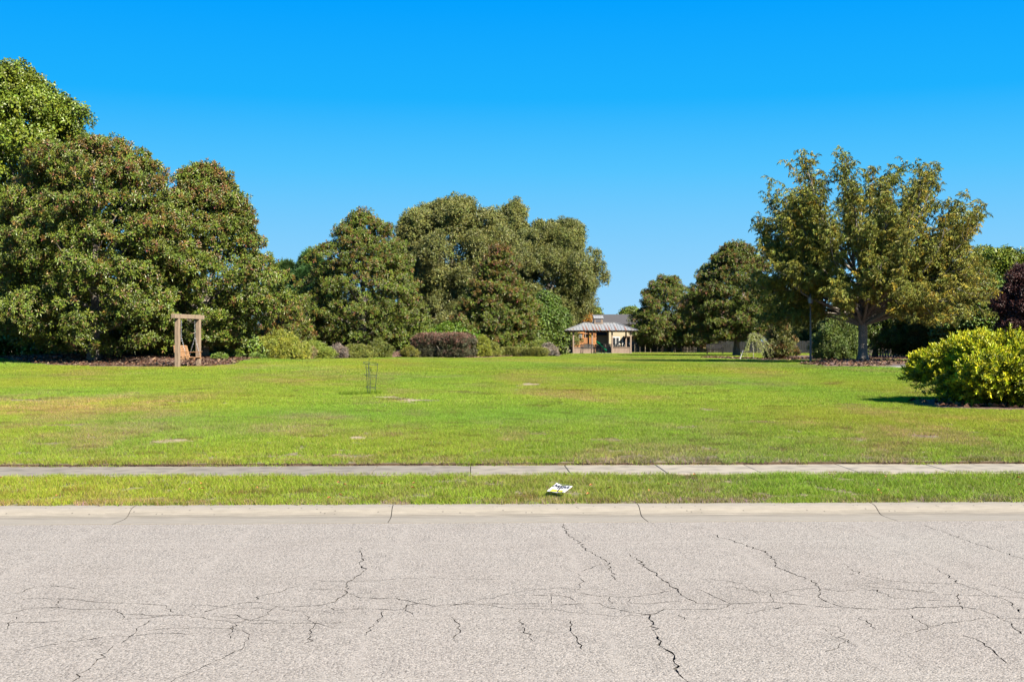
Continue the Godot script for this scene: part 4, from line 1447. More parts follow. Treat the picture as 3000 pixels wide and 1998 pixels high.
func build_cage():
	# a wire hoop cage round a thin young plant
	var at := on(-2.79, -32.9)
	var c := thing("wire_cage", "dark green wire hoop cage standing alone in the lawn", "plant cage", at, 0.4)
	var tops := []
	for k in 3:
		var a := TAU * k / 3.0 + 0.5
		tops.append(a)
		bar_leg(c, Vector3(cos(a) * 0.1, -0.06, sin(a) * 0.1), Vector3(cos(a) * 0.195, 0.84, sin(a) * 0.195))
	for h in [[0.2, 0.125], [0.52, 0.16], [0.84, 0.195]]:
		var q := Geo.new()
		var pts := []
		var rad := []
		for k in 25:
			var a := TAU * k / 24.0
			pts.append(Vector3(cos(a) * h[1], h[0] + sin(a + 0.4) * h[1] * -0.17, sin(a) * h[1]))
			rad.append(0.0075)
		q.tube(pts, rad, 5)
		obj("hoop", q, M.wire, c)
	var s := thing("young_plant", "spindly young plant growing inside the wire cage", "plant", at)
	var q := Geo.new()
	q.tube([Vector3(-0.02, -0.02, 0), Vector3(0.0, 0.4, 0.01), Vector3(-0.05, 0.7, 0.0), Vector3(-0.04, 0.98, 0.0)], [0.008, 0.007, 0.006, 0.003], 5)
	q.tube([Vector3(-0.03, 0.62, 0), Vector3(-0.12, 0.72, 0.02), Vector3(-0.2, 0.84, 0.02)], [0.005, 0.005, 0.002], 4)
	q.tube([Vector3(-0.02, 0.6, 0), Vector3(0.03, 0.68, -0.04)], [0.005, 0.002], 4)
	obj("stem", q, M.wire, s)
	q = Geo.new()
	for k in 26:
		var h := rng.randf_range(0.25, 0.98)
		put_leaf(q, Vector3(-0.03 * h, h, 0), (rv() + Vector3.UP * 0.6), Vector3.UP, rng.randf_range(0.05, 0.12), 0.016, shade_of(Color(0.05, 0.09, 0.02), 0.3))
	obj("leaves", q, M.shrub, s)
	# taller uncut grass at its foot
	var xf := []
	var cl := []
	var tall_turf := turf(0.3, 150, 0.13, 0.009, 0.04)
	for k in 9:
		var a := rng.randf() * TAU
		var p := on(at.x + cos(a) * 0.16 + 0.05, at.z + sin(a) * 0.2)
		xf.append(Transform3D(Basis(Vector3.UP, a), p))
		cl.append(Color(0.8, 0.85, 0.8))
	for k in 7:
		xf.append(Transform3D(Basis(Vector3.UP, k * 1.0), on(at.x - 0.72 + k * 0.06, at.z + rng.randf_range(0.1, 0.4))))
		cl.append(Color(0.75, 0.8, 0.8))
	tag(scatter("tall_grass", tall_turf, M.grass, xf, cl), "tuft of uncut grass round the foot of the wire cage", "grass", "", "stuff")

func bar_leg(c: Node3D, a: Vector3, b: Vector3):
	var q := Geo.new()
	q.tube([a, b], [0.0075, 0.0075], 5)
	obj("leg", q, M.wire, c)

func build_sign():
	# a corrugated sheet folded along its middle, lying tilted on the verge
	var s := thing("yard_sign", "creased white and yellow lettered sign lying on the verge grass", "sign", Vector3(0.905, 0.15, -13.12), 0.16)
	s.scale = Vector3.ONE * 0.88
	# the panel has local u (across) and v (from the kerb edge to the far edge), with a fold across it
	var A := Vector3(-0.16, 0.0, 0.0)      # west corner
	var B := Vector3(0.0, 0.075, -0.17)    # far corner
	var C := Vector3(0.155, 0.055, 0.02)
	var D := Vector3(0.02, 0.0, 0.155)
	var n := (B - A).cross(D - A).normalized()
	if n.y < 0: n = -n
	var q := Geo.new()
	var mid0 := A.lerp(D, 0.55) - n * 0.012
	var mid1 := B.lerp(C, 0.36) - n * 0.022
	for f in [[A, mid0, mid1, B], [mid0, D, C, mid1]]:
		q.quad(f[0], f[1], f[2], f[3], n)
		q.quad(f[0] - n * 0.005, f[1] - n * 0.005, f[2] - n * 0.005, f[3] - n * 0.005, -n)
	for f in [[A, D], [D, C], [C, B], [B, A]]:
		q.quad(f[0], f[1], f[1] - n * 0.005, f[0] - n * 0.005, (f[0] + f[1]) * 0.5)
	obj("panel", q, M.paper, s)
	var at := func(u: float, v: float) -> Vector3:
		# u across the fold, v along it; rises just off the sheet
		var lo: Vector3 = A.lerp(mid0, u / 0.5) if u < 0.5 else mid0.lerp(D, (u - 0.5) / 0.5)
		var hi: Vector3 = B.lerp(mid1, u / 0.5) if u < 0.5 else mid1.lerp(C, (u - 0.5) / 0.5)
		return lo.lerp(hi, v) + n * 0.004
	var ink := Geo.new()
	var strokes := [
		[[0.05, 0.5], [0.12, 0.9], [0.22, 0.6], [0.32, 0.9], [0.39, 0.5]],
		[[0.4, 0.86], [0.62, 0.86]], [[0.5, 0.86], [0.5, 0.06]], [[0.42, 0.66], [0.58, 0.7]],
		[[0.61, 0.5], [0.68, 0.9], [0.78, 0.6], [0.88, 0.9], [0.95, 0.5]]]
	for st in strokes:
		for k in st.size() - 1:
			var a: Vector3 = at.call(st[k][0], st[k][1])
			var b: Vector3 = at.call(st[k + 1][0], st[k + 1][1])
			var w := (b - a).cross(n).normalized() * 0.0105
			ink.quad(a - w, b - w, b + w, a + w, n)
	obj("lettering", ink, M.ink, s)
	var y := Geo.new()
	for r in [[0.14, 0.46, 0.03, 0.32], [0.54, 0.84, 0.03, 0.32]]:
		y.quad(at.call(r[0], r[2]) - n * 0.002, at.call(r[1], r[2]) - n * 0.002, at.call(r[1], r[3]) - n * 0.002, at.call(r[0], r[3]) - n * 0.002, n)
	obj("yellow_print", y, M.yellow, s)

# ---------------------------------------------------------------- the spreading willow oak: real limbs, branches and twigs
func build_willow_oak():
	var t := thing("willow_oak_tree", "large spreading willow oak with open crown and bare grey trunk", "tree", on(21.45, -67.39))
	var q := Geo.new()
	q.tube([Vector3(0, -0.1, 0), Vector3(0, 0.06, 0), Vector3(0.01, 0.3, 0), Vector3(0.0, 0.9, 0.02), Vector3(0.02, 1.6, 0.0), Vector3(0.0, 2.2, 0.0), Vector3(0.05, 3.4, -0.05), Vector3(0.0, 5.4, 0.0), Vector3(-0.15, 7.2, 0.1), Vector3(-0.1, 8.8, 0.0)], [0.42, 0.36, 0.27, 0.245, 0.24, 0.27, 0.2, 0.14, 0.085, 0.03], 14, Color.WHITE, 0.05, rng)
	obj("trunk", q, M.bark, t)
	# limb: start height, tip (x, y, z)
	var tips := [[1.9, -5.0, 2.6, -0.6], [2.0, 5.9, 3.4, 1.0], [2.1, 4.6, 4.6, -2.4], [2.0, -4.3, 3.4, -2.8], [1.9, 2.6, 3.2, 4.4], [2.2, -2.4, 3.5, 4.4], [2.0, 6.1, 5.2, -0.4], [2.4, -4.9, 5.2, 0.6],
		[2.6, -5.5, 7.2, -0.6], [2.6, 5.9, 7.6, 0.6], [2.8, -4.6, 8.6, 1.0], [2.8, 4.4, 9.2, -0.8], [3.0, -3.2, 9.7, -0.8], [3.2, 3.0, 10.0, 0.9], [3.4, -1.4, 10.3, 1.2], [3.4, 1.0, 10.4, -1.4],
		[2.6, 0.4, 6.4, 4.8], [2.6, -2.8, 6.8, -4.2], [2.8, 2.9, 7.4, -4.2], [2.6, 3.0, 6.2, 3.8], [2.5, -2.9, 6.0, 3.8], [3.6, 0.3, 9.0, 2.9], [3.2, 5.8, 7.2, 1.2], [2.2, 0.6, 4.0, 5.2], [2.0, -5.4, 4.0, -0.6], [2.2, 6.4, 4.2, 1.8], [2.2, 5.2, 2.8, -2.2], [2.3, -3.6, 2.5, -2.2],
		[2.2, -5.2, 2.2, 0.2], [2.4, 6.6, 4.8, 0.4], [2.4, 5.6, 3.6, 2.8], [2.6, 4.4, 5.6, 2.6], [2.6, -4.4, 4.4, 2.4], [3.2, 4.3, 7.0, 2.4], [3.2, -4.0, 7.2, 2.2], [2.0, 4.2, 2.4, 3.4], [3.0, -5.3, 6.4, -0.2]]
	var env := [[2.0, 5.0], [4.0, 6.3], [6.0, 6.5], [8.0, 6.1], [9.4, 5.2], [10.3, 3.8], [10.9, 1.6]]
	for k in 32:
		var h := 3.0 + 7.5 * (k + 0.5) / 32.0
		var a := k * 2.4 + rng.randf_range(-0.4, 0.4)
		var r := interp(env, h) * rng.randf_range(0.78, 1.0)
		tips.append([clampf(h * 0.45, 1.9, 5.0), cos(a) * r, h, sin(a) * r * 0.9])
	var xf := []
	var cl := []
	var twigs := Geo.new()
	for tip in tips:
		var s := Vector3(0, tip[0], 0)
		var e := Vector3(tip[1], tip[2], tip[3])
		var L := (e - s).length()
		var bend := Vector3(e.x, 0, e.z) * 0.12 + Vector3.DOWN * L * 0.05 if e.y > 5.0 else Vector3.UP * L * 0.07
		var pts := []
		var rad := []
		var r0 := 0.05 + L * 0.0105
		for k in 8:
			var u := k / 7.0
			pts.append(s.lerp(e, u) + bend * sin(u * PI) + (rv() * 0.1 * sin(u * PI)))
			rad.append(lerpf(r0, 0.014, pow(u, 0.75)))
		q = Geo.new()
		q.tube(pts, rad, 8, Color.WHITE, 0.05, rng)
		obj("limb", q, M.bark, t)
		var low := e.y < 5.0
		for k in 14:
			var u := lerpf(0.36, 1.0, (k + rng.randf()) / 14.0)
			var i := mini(int(u * 7.0), 6)
			var p: Vector3 = pts[i].lerp(pts[i + 1], u * 7.0 - i)
			var along: Vector3 = (pts[i + 1] - pts[i]).normalized()
			var d := (along * 0.75 + rv() * 0.75 + Vector3.UP * (0.15 if low else 0.75)).normalized()
			var l := rng.randf_range(0.8, 2.0) * lerpf(1.2, 0.7, u)
			var b := p + d * l + (Vector3.DOWN * 0.12 * l if low else Vector3.UP * 0.12 * l)
			twigs.tube([p, p.lerp(b, 0.5) + rv() * 0.06, b], [0.02, 0.012, 0.004], 4)
			var n := int(l / 0.105)
			for m in n:
				var w := (m + 0.6) / n
				if w < 0.15: continue
				var c := p.lerp(b, w) + rv() * 0.26 * (1.2 - w * 0.7)
				var up := (Vector3.UP + rv() * 0.45).normalized()
				var o := d + rv() * 0.9
				var bs := upright(up, atan2(o.x, o.z) + rng.randf_range(-0.8, 0.8))
				xf.append(Transform3D(bs.scaled(Vector3.ONE * rng.randf_range(0.7, 1.1)), c))
				# leaves on the southern and eastern low branches are already turning yellow-brown
				var dry := 0.1 if c.x < 1.0 or c.y > 7.5 else 0.26
				var tint := tint_of(Color(1.0, 1.0, 1.0), 1.0, 0.25, 0.0, 0.0, Color.WHITE, 0.0)
				if rng.randf() < dry:
					tint = Color(tint.r * 1.45, tint.g * 1.1, tint.b * 0.8)
				xf_add(cl, tint)
	obj("twigs", twigs, M.bark, t)
	scatter("crown", S.willow, M.oak, xf, cl, t)

func xf_add(a: Array, c: Color):
	a.append(c)

func build_weeping_sapling():
	var t := thing("weeping_sapling", "small weeping sapling with trailing pale green branches on mulch", "tree", on(18.79, -82.4))
	var q := Geo.new()
	q.tube([Vector3(0, -0.1, 0), Vector3(-0.02, 0.7, 0), Vector3(-0.1, 1.4, 0), Vector3(-0.14, 1.75, 0)], [0.03, 0.026, 0.02, 0.012], 6)
	obj("trunk", q, M.bark, t)
	q = Geo.new()
	var lf := Geo.new()
	for k in 34:
		var a := rng.randf() * TAU
		var east := rng.randf() < 0.7
		var reach := rng.randf_range(0.5, 1.9) if east else rng.randf_range(0.3, 0.75)
		var dir := Vector3((1.0 if east else -1.0) * absf(cos(a)) , 0, sin(a) * 0.6).normalized()
		var s := Vector3(-0.1, rng.randf_range(1.2, 1.75), 0)
		var pts := []
		var rad := []
		for m in 9:
			var u := m / 8.0
			pts.append(s + dir * reach * u + Vector3.UP * (0.55 * u - (1.55 + reach * 0.12) * u * u) * rng.randf_range(0.95, 1.05))
			rad.append(lerpf(0.012, 0.003, u))
		q.tube(pts, rad, 4)
		for m in 60:
			var u := rng.randf()
			var i := mini(int(u * 8.0), 7)
			var p: Vector3 = pts[i].lerp(pts[i + 1], u * 8.0 - i)
			if p.y < 0.05: continue
			put_leaf(lf, p, (rv() * 0.7 + Vector3.DOWN * 0.7), Vector3.UP, rng.randf_range(0.08, 0.14), 0.034, shade_of(Color(0.26, 0.3, 0.08), 0.25))
	obj("branches", q, M.bark, t)
	obj("foliage", lf, M.shrub, t)
	bar_part("stake", t, Vector3(-0.95, 0.0, 0.1), Vector3(-0.72, 0.62, 0.1), 0.05, 0.05, M.trim)

func build_trees():
	var mag := "magnolia trees with rusty-backed leaves"
	var mo := {"lobes": 300, "lobe": 0.88, "per": 30, "fill": 1500, "flat": 0.5, "rust0": 0.04, "rust1": 0.42, "trunk": 0.26, "limbs": 14, "lump": 0.2, "tint": Color(1, 1, 1)}
	tree("magnolia_tree", "broad round-topped magnolia rising behind the timber swing frame", "tree", -19.6, -63.8, [[0.5, 2.8], [0.9, 4.3], [2.5, 4.9], [5.0, 5.0], [7.0, 4.8], [8.6, 4.3], [9.8, 3.5], [10.6, 2.5], [11.1, 1.0]], "magnolia", M.magnolia, mo.merged({"lobes": 370}, true), mag)
	tree("magnolia_tree", "tall magnolia with stepped cone top beside the broad round one", "tree", -15.0, -68.0, [[0.5, 2.6], [1.2, 3.2], [1.9, 3.8], [2.8, 4.9], [3.7, 4.7], [5.0, 4.1], [6.3, 3.4], [7.6, 2.7], [8.9, 1.9], [10.0, 1.0], [10.8, 0.25]], "magnolia", M.magnolia, mo, mag)
	tree("magnolia_tree", "large cone-shaped magnolia west of the clipped purple hedge", "tree", -8.9, -97.6, [[0.7, 2.6], [1.2, 4.4], [2.4, 5.3], [4.2, 5.1], [6.0, 4.5], [7.6, 3.7], [9.0, 2.8], [10.2, 1.7], [11.2, 0.4]], "magnolia", M.magnolia, mo.merged({"rust1": 0.35}, true), mag)
	tree("magnolia_tree", "rusty-topped magnolia behind the low hedge between purple hedge and gazebo", "tree", 2.0, -106.5, [[0.3, 2.6], [1.0, 3.4], [2.2, 3.85], [3.8, 3.5], [5.4, 2.8], [7.0, 1.9], [8.4, 0.9], [9.3, 0.2]], "magnolia", M.magnolia, mo.merged({"lobes": 250, "fill": 1300, "rust1": 0.7, "rust0": 0.1}, true), mag)
	tree("magnolia_tree", "magnolia standing next to the gazebo beside the grey fence", "tree", 23.5, -151.0, [[0.8, 2.8], [1.4, 3.7], [2.8, 4.3], [4.6, 4.1], [6.4, 3.4], [8.0, 2.4], [9.3, 1.1]], "magnolia", M.magnolia, mo.merged({"lobes": 210, "fill": 1100, "rust1": 0.3, "rust0": 0.15}, true), mag)
	tree("magnolia_tree", "small brownish magnolia over the dark swing by the fence", "tree", 27.2, -148.5, [[0.8, 2.0], [1.6, 2.6], [3.0, 2.7], [4.8, 2.3], [6.0, 1.5], [6.9, 0.5]], "magnolia", M.magnolia, mo.merged({"lobes": 130, "fill": 600, "rust1": 0.35, "rust0": 0.3, "limbs": 8}, true), mag)
	tree("magnolia_tree", "dark magnolia with uneven top between the fence bench and willow oak", "tree", 23.4, -109.5, [[1.5, 3.0], [2.1, 4.0], [3.2, 4.4], [5.2, 4.1], [7.0, 3.5], [8.6, 2.5], [9.9, 0.9]], "magnolia", M.magnolia, mo.merged({"lobes": 290, "fill": 1600, "rust1": 0.22, "rust0": 0.12, "tint": Color(0.92, 0.9, 0.9)}, true), mag)
	# leafy gum behind the magnolias
	tree("sweetgum_tree", "tall bright green broadleaf tree towering behind the magnolias", "tree", -31.2, -83.5, [[3.0, 5.0], [6.0, 6.6], [9.0, 7.2], [12.0, 7.0], [14.0, 6.4], [16.0, 5.3], [17.6, 3.8], [18.8, 2.0], [19.6, 0.6]], "broad", M.gum, {"lobes": 360, "lobe": 1.05, "per": 26, "fill": 2200, "flat": 0.8, "trunk": 0.36, "limbs": 14, "lump": 0.3, "tint": Color(1.3, 1.25, 0.85), "vary": 0.25, "size": 1.0})
	# oaks
	var oo := {"lobes": 130, "lobe": 1.5, "per": 74, "fill": 1500, "flat": 0.8, "trunk": 0.4, "limbs": 14, "lump": 0.5, "tint": Color(1.12, 1.12, 1.15), "vary": 0.2, "size": 1.3}
	tree("oak_tree", "large olive green oak with domed crown behind the magnolias", "tree", -2.4, -126.5, [[1.0, 4.0], [3.0, 5.6], [6.0, 6.3], [9.0, 6.3], [11.5, 5.9], [13.5, 4.8], [15.0, 3.0], [16.0, 0.9]], "oak", M.oak, oo)
	tree("oak_tree", "olive green oak whose crown hangs over the sky beside the gazebo", "tree", 8.9, -150.0, [[1.7, 2.6], [4.6, 4.0], [6.2, 5.2], [7.8, 6.4], [9.7, 6.3], [11.5, 5.7], [13.4, 4.8], [15.0, 3.3], [16.4, 1.1]], "oak", M.oak, oo.merged({"lobes": 120, "tint": Color(1.0, 1.02, 1.0)}, true))
	tree("oak_tree", "slender oak top rising between the two domed oaks", "tree", 4.9, -152.0, [[4.0, 2.6], [9.0, 3.0], [12.5, 2.4], [15.0, 1.6], [16.6, 1.9], [17.8, 1.1], [18.5, 0.4]], "oak", M.oak, oo.merged({"lobes": 70, "lobe": 0.95, "per": 40, "fill": 500, "trunk": 0.25, "limbs": 8}, true))
	tree("evergreen_tree", "dark ivy-clad evergreen standing close beside the gazebo", "tree", 8.0, -142.0, [[0.2, 1.9], [1.2, 2.6], [3.0, 2.9], [4.8, 2.5], [6.0, 1.7], [6.9, 0.5]], "broad", M.oak, {"lobes": 130, "lobe": 0.7, "per": 20, "fill": 900, "tint": Color(0.75, 0.9, 0.9), "trunk": 0.2, "limbs": 8})
	tree("maple_tree", "small tree with orange autumn leaves behind the gazebo roof", "tree", 14.0, -156.0, [[3.4, 0.3], [4.2, 0.75], [5.2, 0.75], [5.9, 0.25]], "broad", M.gum, {"lobes": 40, "lobe": 0.45, "per": 14, "fill": 120, "tint": Color(3.0, 1.0, 1.6), "trunk": 0.08, "limbs": 6, "size": 0.8})
	# far trees over the house and in the gap
	tree("far_tree", "green treetop rising over the ridge of the dark house roof", "tree", 25.3, -196.0, [[1.0, 2.5], [3.5, 3.4], [5.2, 2.6], [6.4, 0.6]], "broad", M.gum, {"lobes": 60, "lobe": 1.0, "per": 22, "fill": 300, "trunk": 0.2, "limbs": 6, "size": 1.5})
	tree("far_tree", "low green treetop just above the house roof beside the cupola", "tree", 18.6, -190.0, [[1.0, 1.0], [3.5, 1.5], [5.0, 1.2], [6.0, 0.3]], "broad", M.gum, {"lobes": 24, "lobe": 0.7, "per": 18, "fill": 100, "trunk": 0.12, "limbs": 4, "size": 1.2, "tint": Color(1.1, 1.0, 1.2)})
	tree("pine_tree", "thin green pine in the gap between the tall and cone-shaped magnolias", "tree", -21.2, -137.0, [[4.0, 0.8], [6.5, 2.2], [8.6, 1.9], [10.3, 0.5]], "pine", M.oak, {"lobes": 50, "lobe": 0.65, "per": 18, "fill": 60, "trunk": 0.15, "limbs": 10, "size": 1.5, "tint": Color(1.5, 1.6, 1.4)})
	tree("pine_tree", "dense green pine half hidden behind the cone-shaped magnolia", "tree", -16.0, -121.0, [[2.0, 1.6], [5.0, 2.2], [7.4, 1.9], [9.6, 0.6]], "pine", M.oak, {"lobes": 70, "lobe": 0.7, "per": 20, "fill": 120, "trunk": 0.18, "limbs": 8, "size": 1.5, "tint": Color(1.0, 1.4, 1.2)})
	# the eastern edge of the park
	tree("evergreen_tree", "dark evergreen over the fence behind the willow oak trunk", "tree", 30.2, -92.0, [[0.6, 2.4], [1.8, 3.2], [3.2, 3.0], [4.4, 2.0], [5.2, 0.6]], "magnolia", M.magnolia, {"lobes": 160, "lobe": 0.7, "per": 16, "fill": 900, "tint": Color(0.8, 0.9, 0.9), "trunk": 0.2, "limbs": 8})
	tree("evergreen_tree", "olive evergreen behind the yellow-green bush beside the fence", "tree", 34.6, -91.5, [[0.5, 2.6], [1.8, 3.2], [3.4, 3.1], [4.8, 2.2], [5.6, 0.6]], "oak", M.oak, {"lobes": 110, "lobe": 0.85, "per": 36, "fill": 900, "tint": Color(0.95, 1.0, 0.9), "trunk": 0.2, "limbs": 8})
	tree("evergreen_tree", "dense green tree between willow oak and purple-leaved tree", "tree", 35.2, -86.0, [[0.5, 2.2], [1.8, 2.9], [3.6, 3.0], [5.2, 2.2], [6.2, 0.6]], "broad", M.oak, {"lobes": 120, "lobe": 0.8, "per": 24, "fill": 900, "tint": Color(0.85, 0.95, 0.9), "trunk": 0.2, "limbs": 8})
	tree("elm_tree", "yellow-green broadleaf tree rising above the purple-leaved tree", "tree", 43.6, -101.0, [[2.0, 3.4], [4.0, 4.2], [6.2, 4.0], [7.8, 2.8], [8.9, 0.8]], "broad", M.gum, {"lobes": 150, "lobe": 0.95, "per": 24, "fill": 700, "tint": Color(1.35, 1.25, 0.9), "trunk": 0.25, "limbs": 10})
	tree("plum_tree", "dark purple-leaved plum tree behind the yellow-green bush", "tree", 35.0, -77.0, [[0.6, 1.3], [1.8, 1.9], [3.4, 2.0], [4.8, 1.5], [5.6, 0.5]], "oak", M.oak, {"lobes": 80, "lobe": 0.6, "per": 30, "fill": 500, "tint": Color(0.42, 0.14, 0.5), "trunk": 0.15, "limbs": 8})
	shrub("holly_shrub", "round glossy green holly in the mulch behind the lamp post", 24.0, -80.8, 1.75, 2.35, 1.5, 0.0, "oak", M.shrub, {"n": 1900, "tint": Color(0.8, 1.05, 0.8), "size": 0.75, "cut": 0.05})
	shrub("holly_shrub", "brown-flecked leafy shrub at the end of the fence near the lamp post", 20.9, -83.5, 1.1, 2.6, 1.0, 0.0, "oak", M.shrub, {"n": 900, "tint": Color(0.9, 0.9, 0.8), "size": 0.75, "cut": 0.05, "rust0": 0.2, "rust1": 0.2, "rust_tint": Color(1.8, 0.85, 1.3)})
	for k in [[38.5, -146.0, 1.0], [43.0, -140.0, 0.85], [46.0, -130.0, 1.1], [33.0, -153.0, 0.9]]:
		tree("evergreen_tree", "dark evergreen standing beyond the weathered picket fence", "tree", k[0], k[1], [[0.4, 2.4], [2.0, 3.2], [4.0 * k[2], 3.0], [6.0 * k[2], 2.0], [7.2 * k[2], 0.5]], "oak", M.oak, {"lobes": 90, "lobe": 1.0, "per": 40, "fill": 800, "tint": Color(0.8, 0.88, 0.85), "trunk": 0.2, "limbs": 6, "size": 1.2}, "evergreens beyond the picket fence")
	# shade-loving evergreens closing the view under the big magnolias
	var us := [[-30.5, -73.5, 2.6], [-26.0, -72.6, 2.2], [-22.0, -74.5, 2.8], [-17.5, -75.0, 2.6], [-16.0, -76.5, 2.5], [-34.5, -77.0, 3.0], [-9.5, -103.5, 2.6], [-5.0, -106.5, 2.8], [1.0, -112.0, 2.8], [5.8, -116.0, 2.8], [-13.6, -101.0, 2.8]]
	for u in us:
		shrub("laurel_shrub", "dark evergreen laurel growing in the shade behind the magnolias", u[0], u[1], 2.6, u[2], 1.5, 0.0, "broad", M.oak, {"n": 700, "tint": Color(0.85, 0.9, 0.8), "size": 1.15, "cut": 0.0}, "laurels under the magnolias")

func build_shrubs():
	tree("rounded_bush", "big rounded yellow-green bush on mulch at the lawn edge", "bush", 12.5, -28.0, [[0.16, 1.2], [0.4, 1.85], [0.64, 2.15], [0.85, 2.1], [1.04, 1.8], [1.18, 1.3], [1.3, 0.6]], "shoot", M.shrub, {"lobes": 270, "lobe": 0.32, "per": 24, "fill": 1500, "flat": 0.9, "trunk": 0.07, "limbs": 16, "lump": 0.25, "vary": 0.25, "tint": Color(1, 1, 1)})
	# clipped purple hedge in front of the cone-shaped magnolia
	var ph := "clipped purple-leaved hedge with reddish tips on the mulch slope"
	var t := shrub("purple_hedge", ph, -2.4, -94.6, 2.45, 1.75, 1.15, -0.5, "fine", M.shrub, {"n": 3800, "tint": Color(0.72, 0.72, 0.36), "size": 1.15, "cut": 0.0, "square": 0.5, "rust0": 0.02, "rust1": 0.85, "rust_tint": Color(1.9, 1.0, 0.75), "lump": 0.1}, "", "hedge")
	t.position.y -= 0.05
	var yg := {"n": 1300, "tint": Color(1.7, 1.75, 0.9), "size": 1.0, "cut": 0.0, "lump": 0.3}
	shrub("azalea_shrub", "bright yellow-green shrub heaped at the foot of the tall magnolia", -12.6, -80.8, 1.7, 1.55, 1.2, 0.2, "oak", M.shrub, yg.merged({"size": 0.7}, true))
	shrub("azalea_shrub", "grey-green shrub with dead twigs beside the bright yellow-green one", -11.9, -83.8, 1.0, 1.0, 0.9, 0.2, "oak", M.shrub, yg.merged({"n": 700, "size": 0.6, "tint": Color(1.2, 1.15, 1.6), "rust0": 0.25, "rust1": 0.25, "rust_tint": Color(2.0, 1.3, 2.5)}, true))
	shrub("azalea_shrub", "bright green spreading shrub with a red flower cluster", -11.3, -86.6, 1.5, 1.05, 1.0, 0.1, "oak", M.shrub, yg.merged({"size": 0.6, "tint": Color(1.4, 1.65, 0.9)}, true))
	shrub("dead_shrub", "grey-brown dead shrub between two green spreading shrubs", -9.9, -88.2, 0.75, 0.85, 0.6, 0.1, "fine", M.shrub, {"n": 520, "tint": Color(2.0, 1.6, 1.35), "size": 1.0, "cut": 0.0})
	shrub("azalea_shrub", "low olive green shrub trailing to the lawn edge past the dead one", -8.6, -90.2, 1.5, 0.85, 0.8, 0.2, "oak", M.shrub, yg.merged({"n": 900, "size": 0.6, "tint": Color(1.2, 1.25, 0.9)}, true))
	shrub("azalea_shrub", "dark leafy shrub shaded by the cone-shaped magnolia", -7.3, -93.5, 1.0, 1.2, 0.8, 0.0, "oak", M.shrub, yg.merged({"n": 600, "size": 0.65, "tint": Color(1.0, 1.1, 0.8)}, true))
	shrub("azalea_shrub", "small olive shrub at the end of the purple hedge", -4.95, -94.0, 0.6, 0.75, 0.6, 0.0, "oak", M.shrub, yg.merged({"n": 380, "size": 0.55, "tint": Color(1.1, 1.0, 0.6)}, true))
	shrub("viburnum_shrub", "tall light green shrub peering over the purple hedge", -2.0, -100.8, 2.4, 2.2, 1.2, 0.0, "broad", M.gum, {"n": 900, "tint": Color(1.15, 1.4, 1.0), "size": 0.75, "cut": 0.0, "lump": 0.4})
	shrub("viburnum_shrub", "light green upright shrub beside the clipped purple hedge", 0.55, -96.4, 0.75, 1.5, 0.7, 0.0, "oak", M.shrub, yg.merged({"n": 560, "size": 0.65}, true))
	shrub("azalea_shrub", "small yellow-green mound between purple hedge and low hedge", 1.35, -98.6, 0.9, 0.95, 0.7, 0.0, "oak", M.shrub, yg.merged({"n": 480, "size": 0.6, "tint": Color(1.3, 1.35, 0.9)}, true))
	shrub("low_hedge", "low clipped olive hedge along the lawn before the rusty-topped magnolia", 4.0, -101.3, 2.2, 0.72, 0.7, -0.5, "oak", M.shrub, yg.merged({"n": 1100, "size": 0.55, "tint": Color(1.15, 1.15, 0.8), "square": 0.6, "lump": 0.15}, true), "", "hedge")
	shrub("azalea_shrub", "green mound behind the far end of the low clipped hedge", 5.5, -104.8, 0.9, 1.25, 0.8, 0.0, "oak", M.shrub, yg.merged({"n": 500, "size": 0.6, "tint": Color(1.1, 1.25, 0.8)}, true))
	shrub("dead_shrub", "grey twiggy shrub at the end of the low clipped hedge", 6.2, -104.2, 0.85, 0.85, 0.7, 0.0, "fine", M.shrub, {"n": 560, "tint": Color(2.1, 1.75, 1.4), "size": 1.0, "cut": 0.0})
	# brush filling the gap between the magnolias
	shrub("wild_shrub", "tall brush with brown dying leaves between tall and cone-shaped magnolias", -13.6, -91.5, 2.1, 4.6, 1.6, 0.0, "magnolia", M.magnolia, {"n": 1100, "tint": Color(1.0, 0.95, 0.9), "rust0": 0.28, "rust1": 0.28, "rust_tint": Color(1.9, 0.85, 1.6), "size": 0.9, "cut": 0.0, "lump": 0.35})
	# small clumps of plants at the bed edge by the swing
	for k in [[-13.0, -65.5, 0.4], [-12.9, -68.2, 0.5], [-13.2, -71.8, 0.35], [-12.8, -74.8, 0.55]]:
		shrub("ground_plant", "small green clump in the mulch strip east of the swing frame", k[0] - 0.5, k[1], k[2], k[2] * 0.6, k[2], 0.0, "oak", M.shrub, {"n": 90, "tint": Color(0.9, 1.3, 0.8), "size": 0.5, "cut": 0.0}, "small green clumps by the swing", "plant")

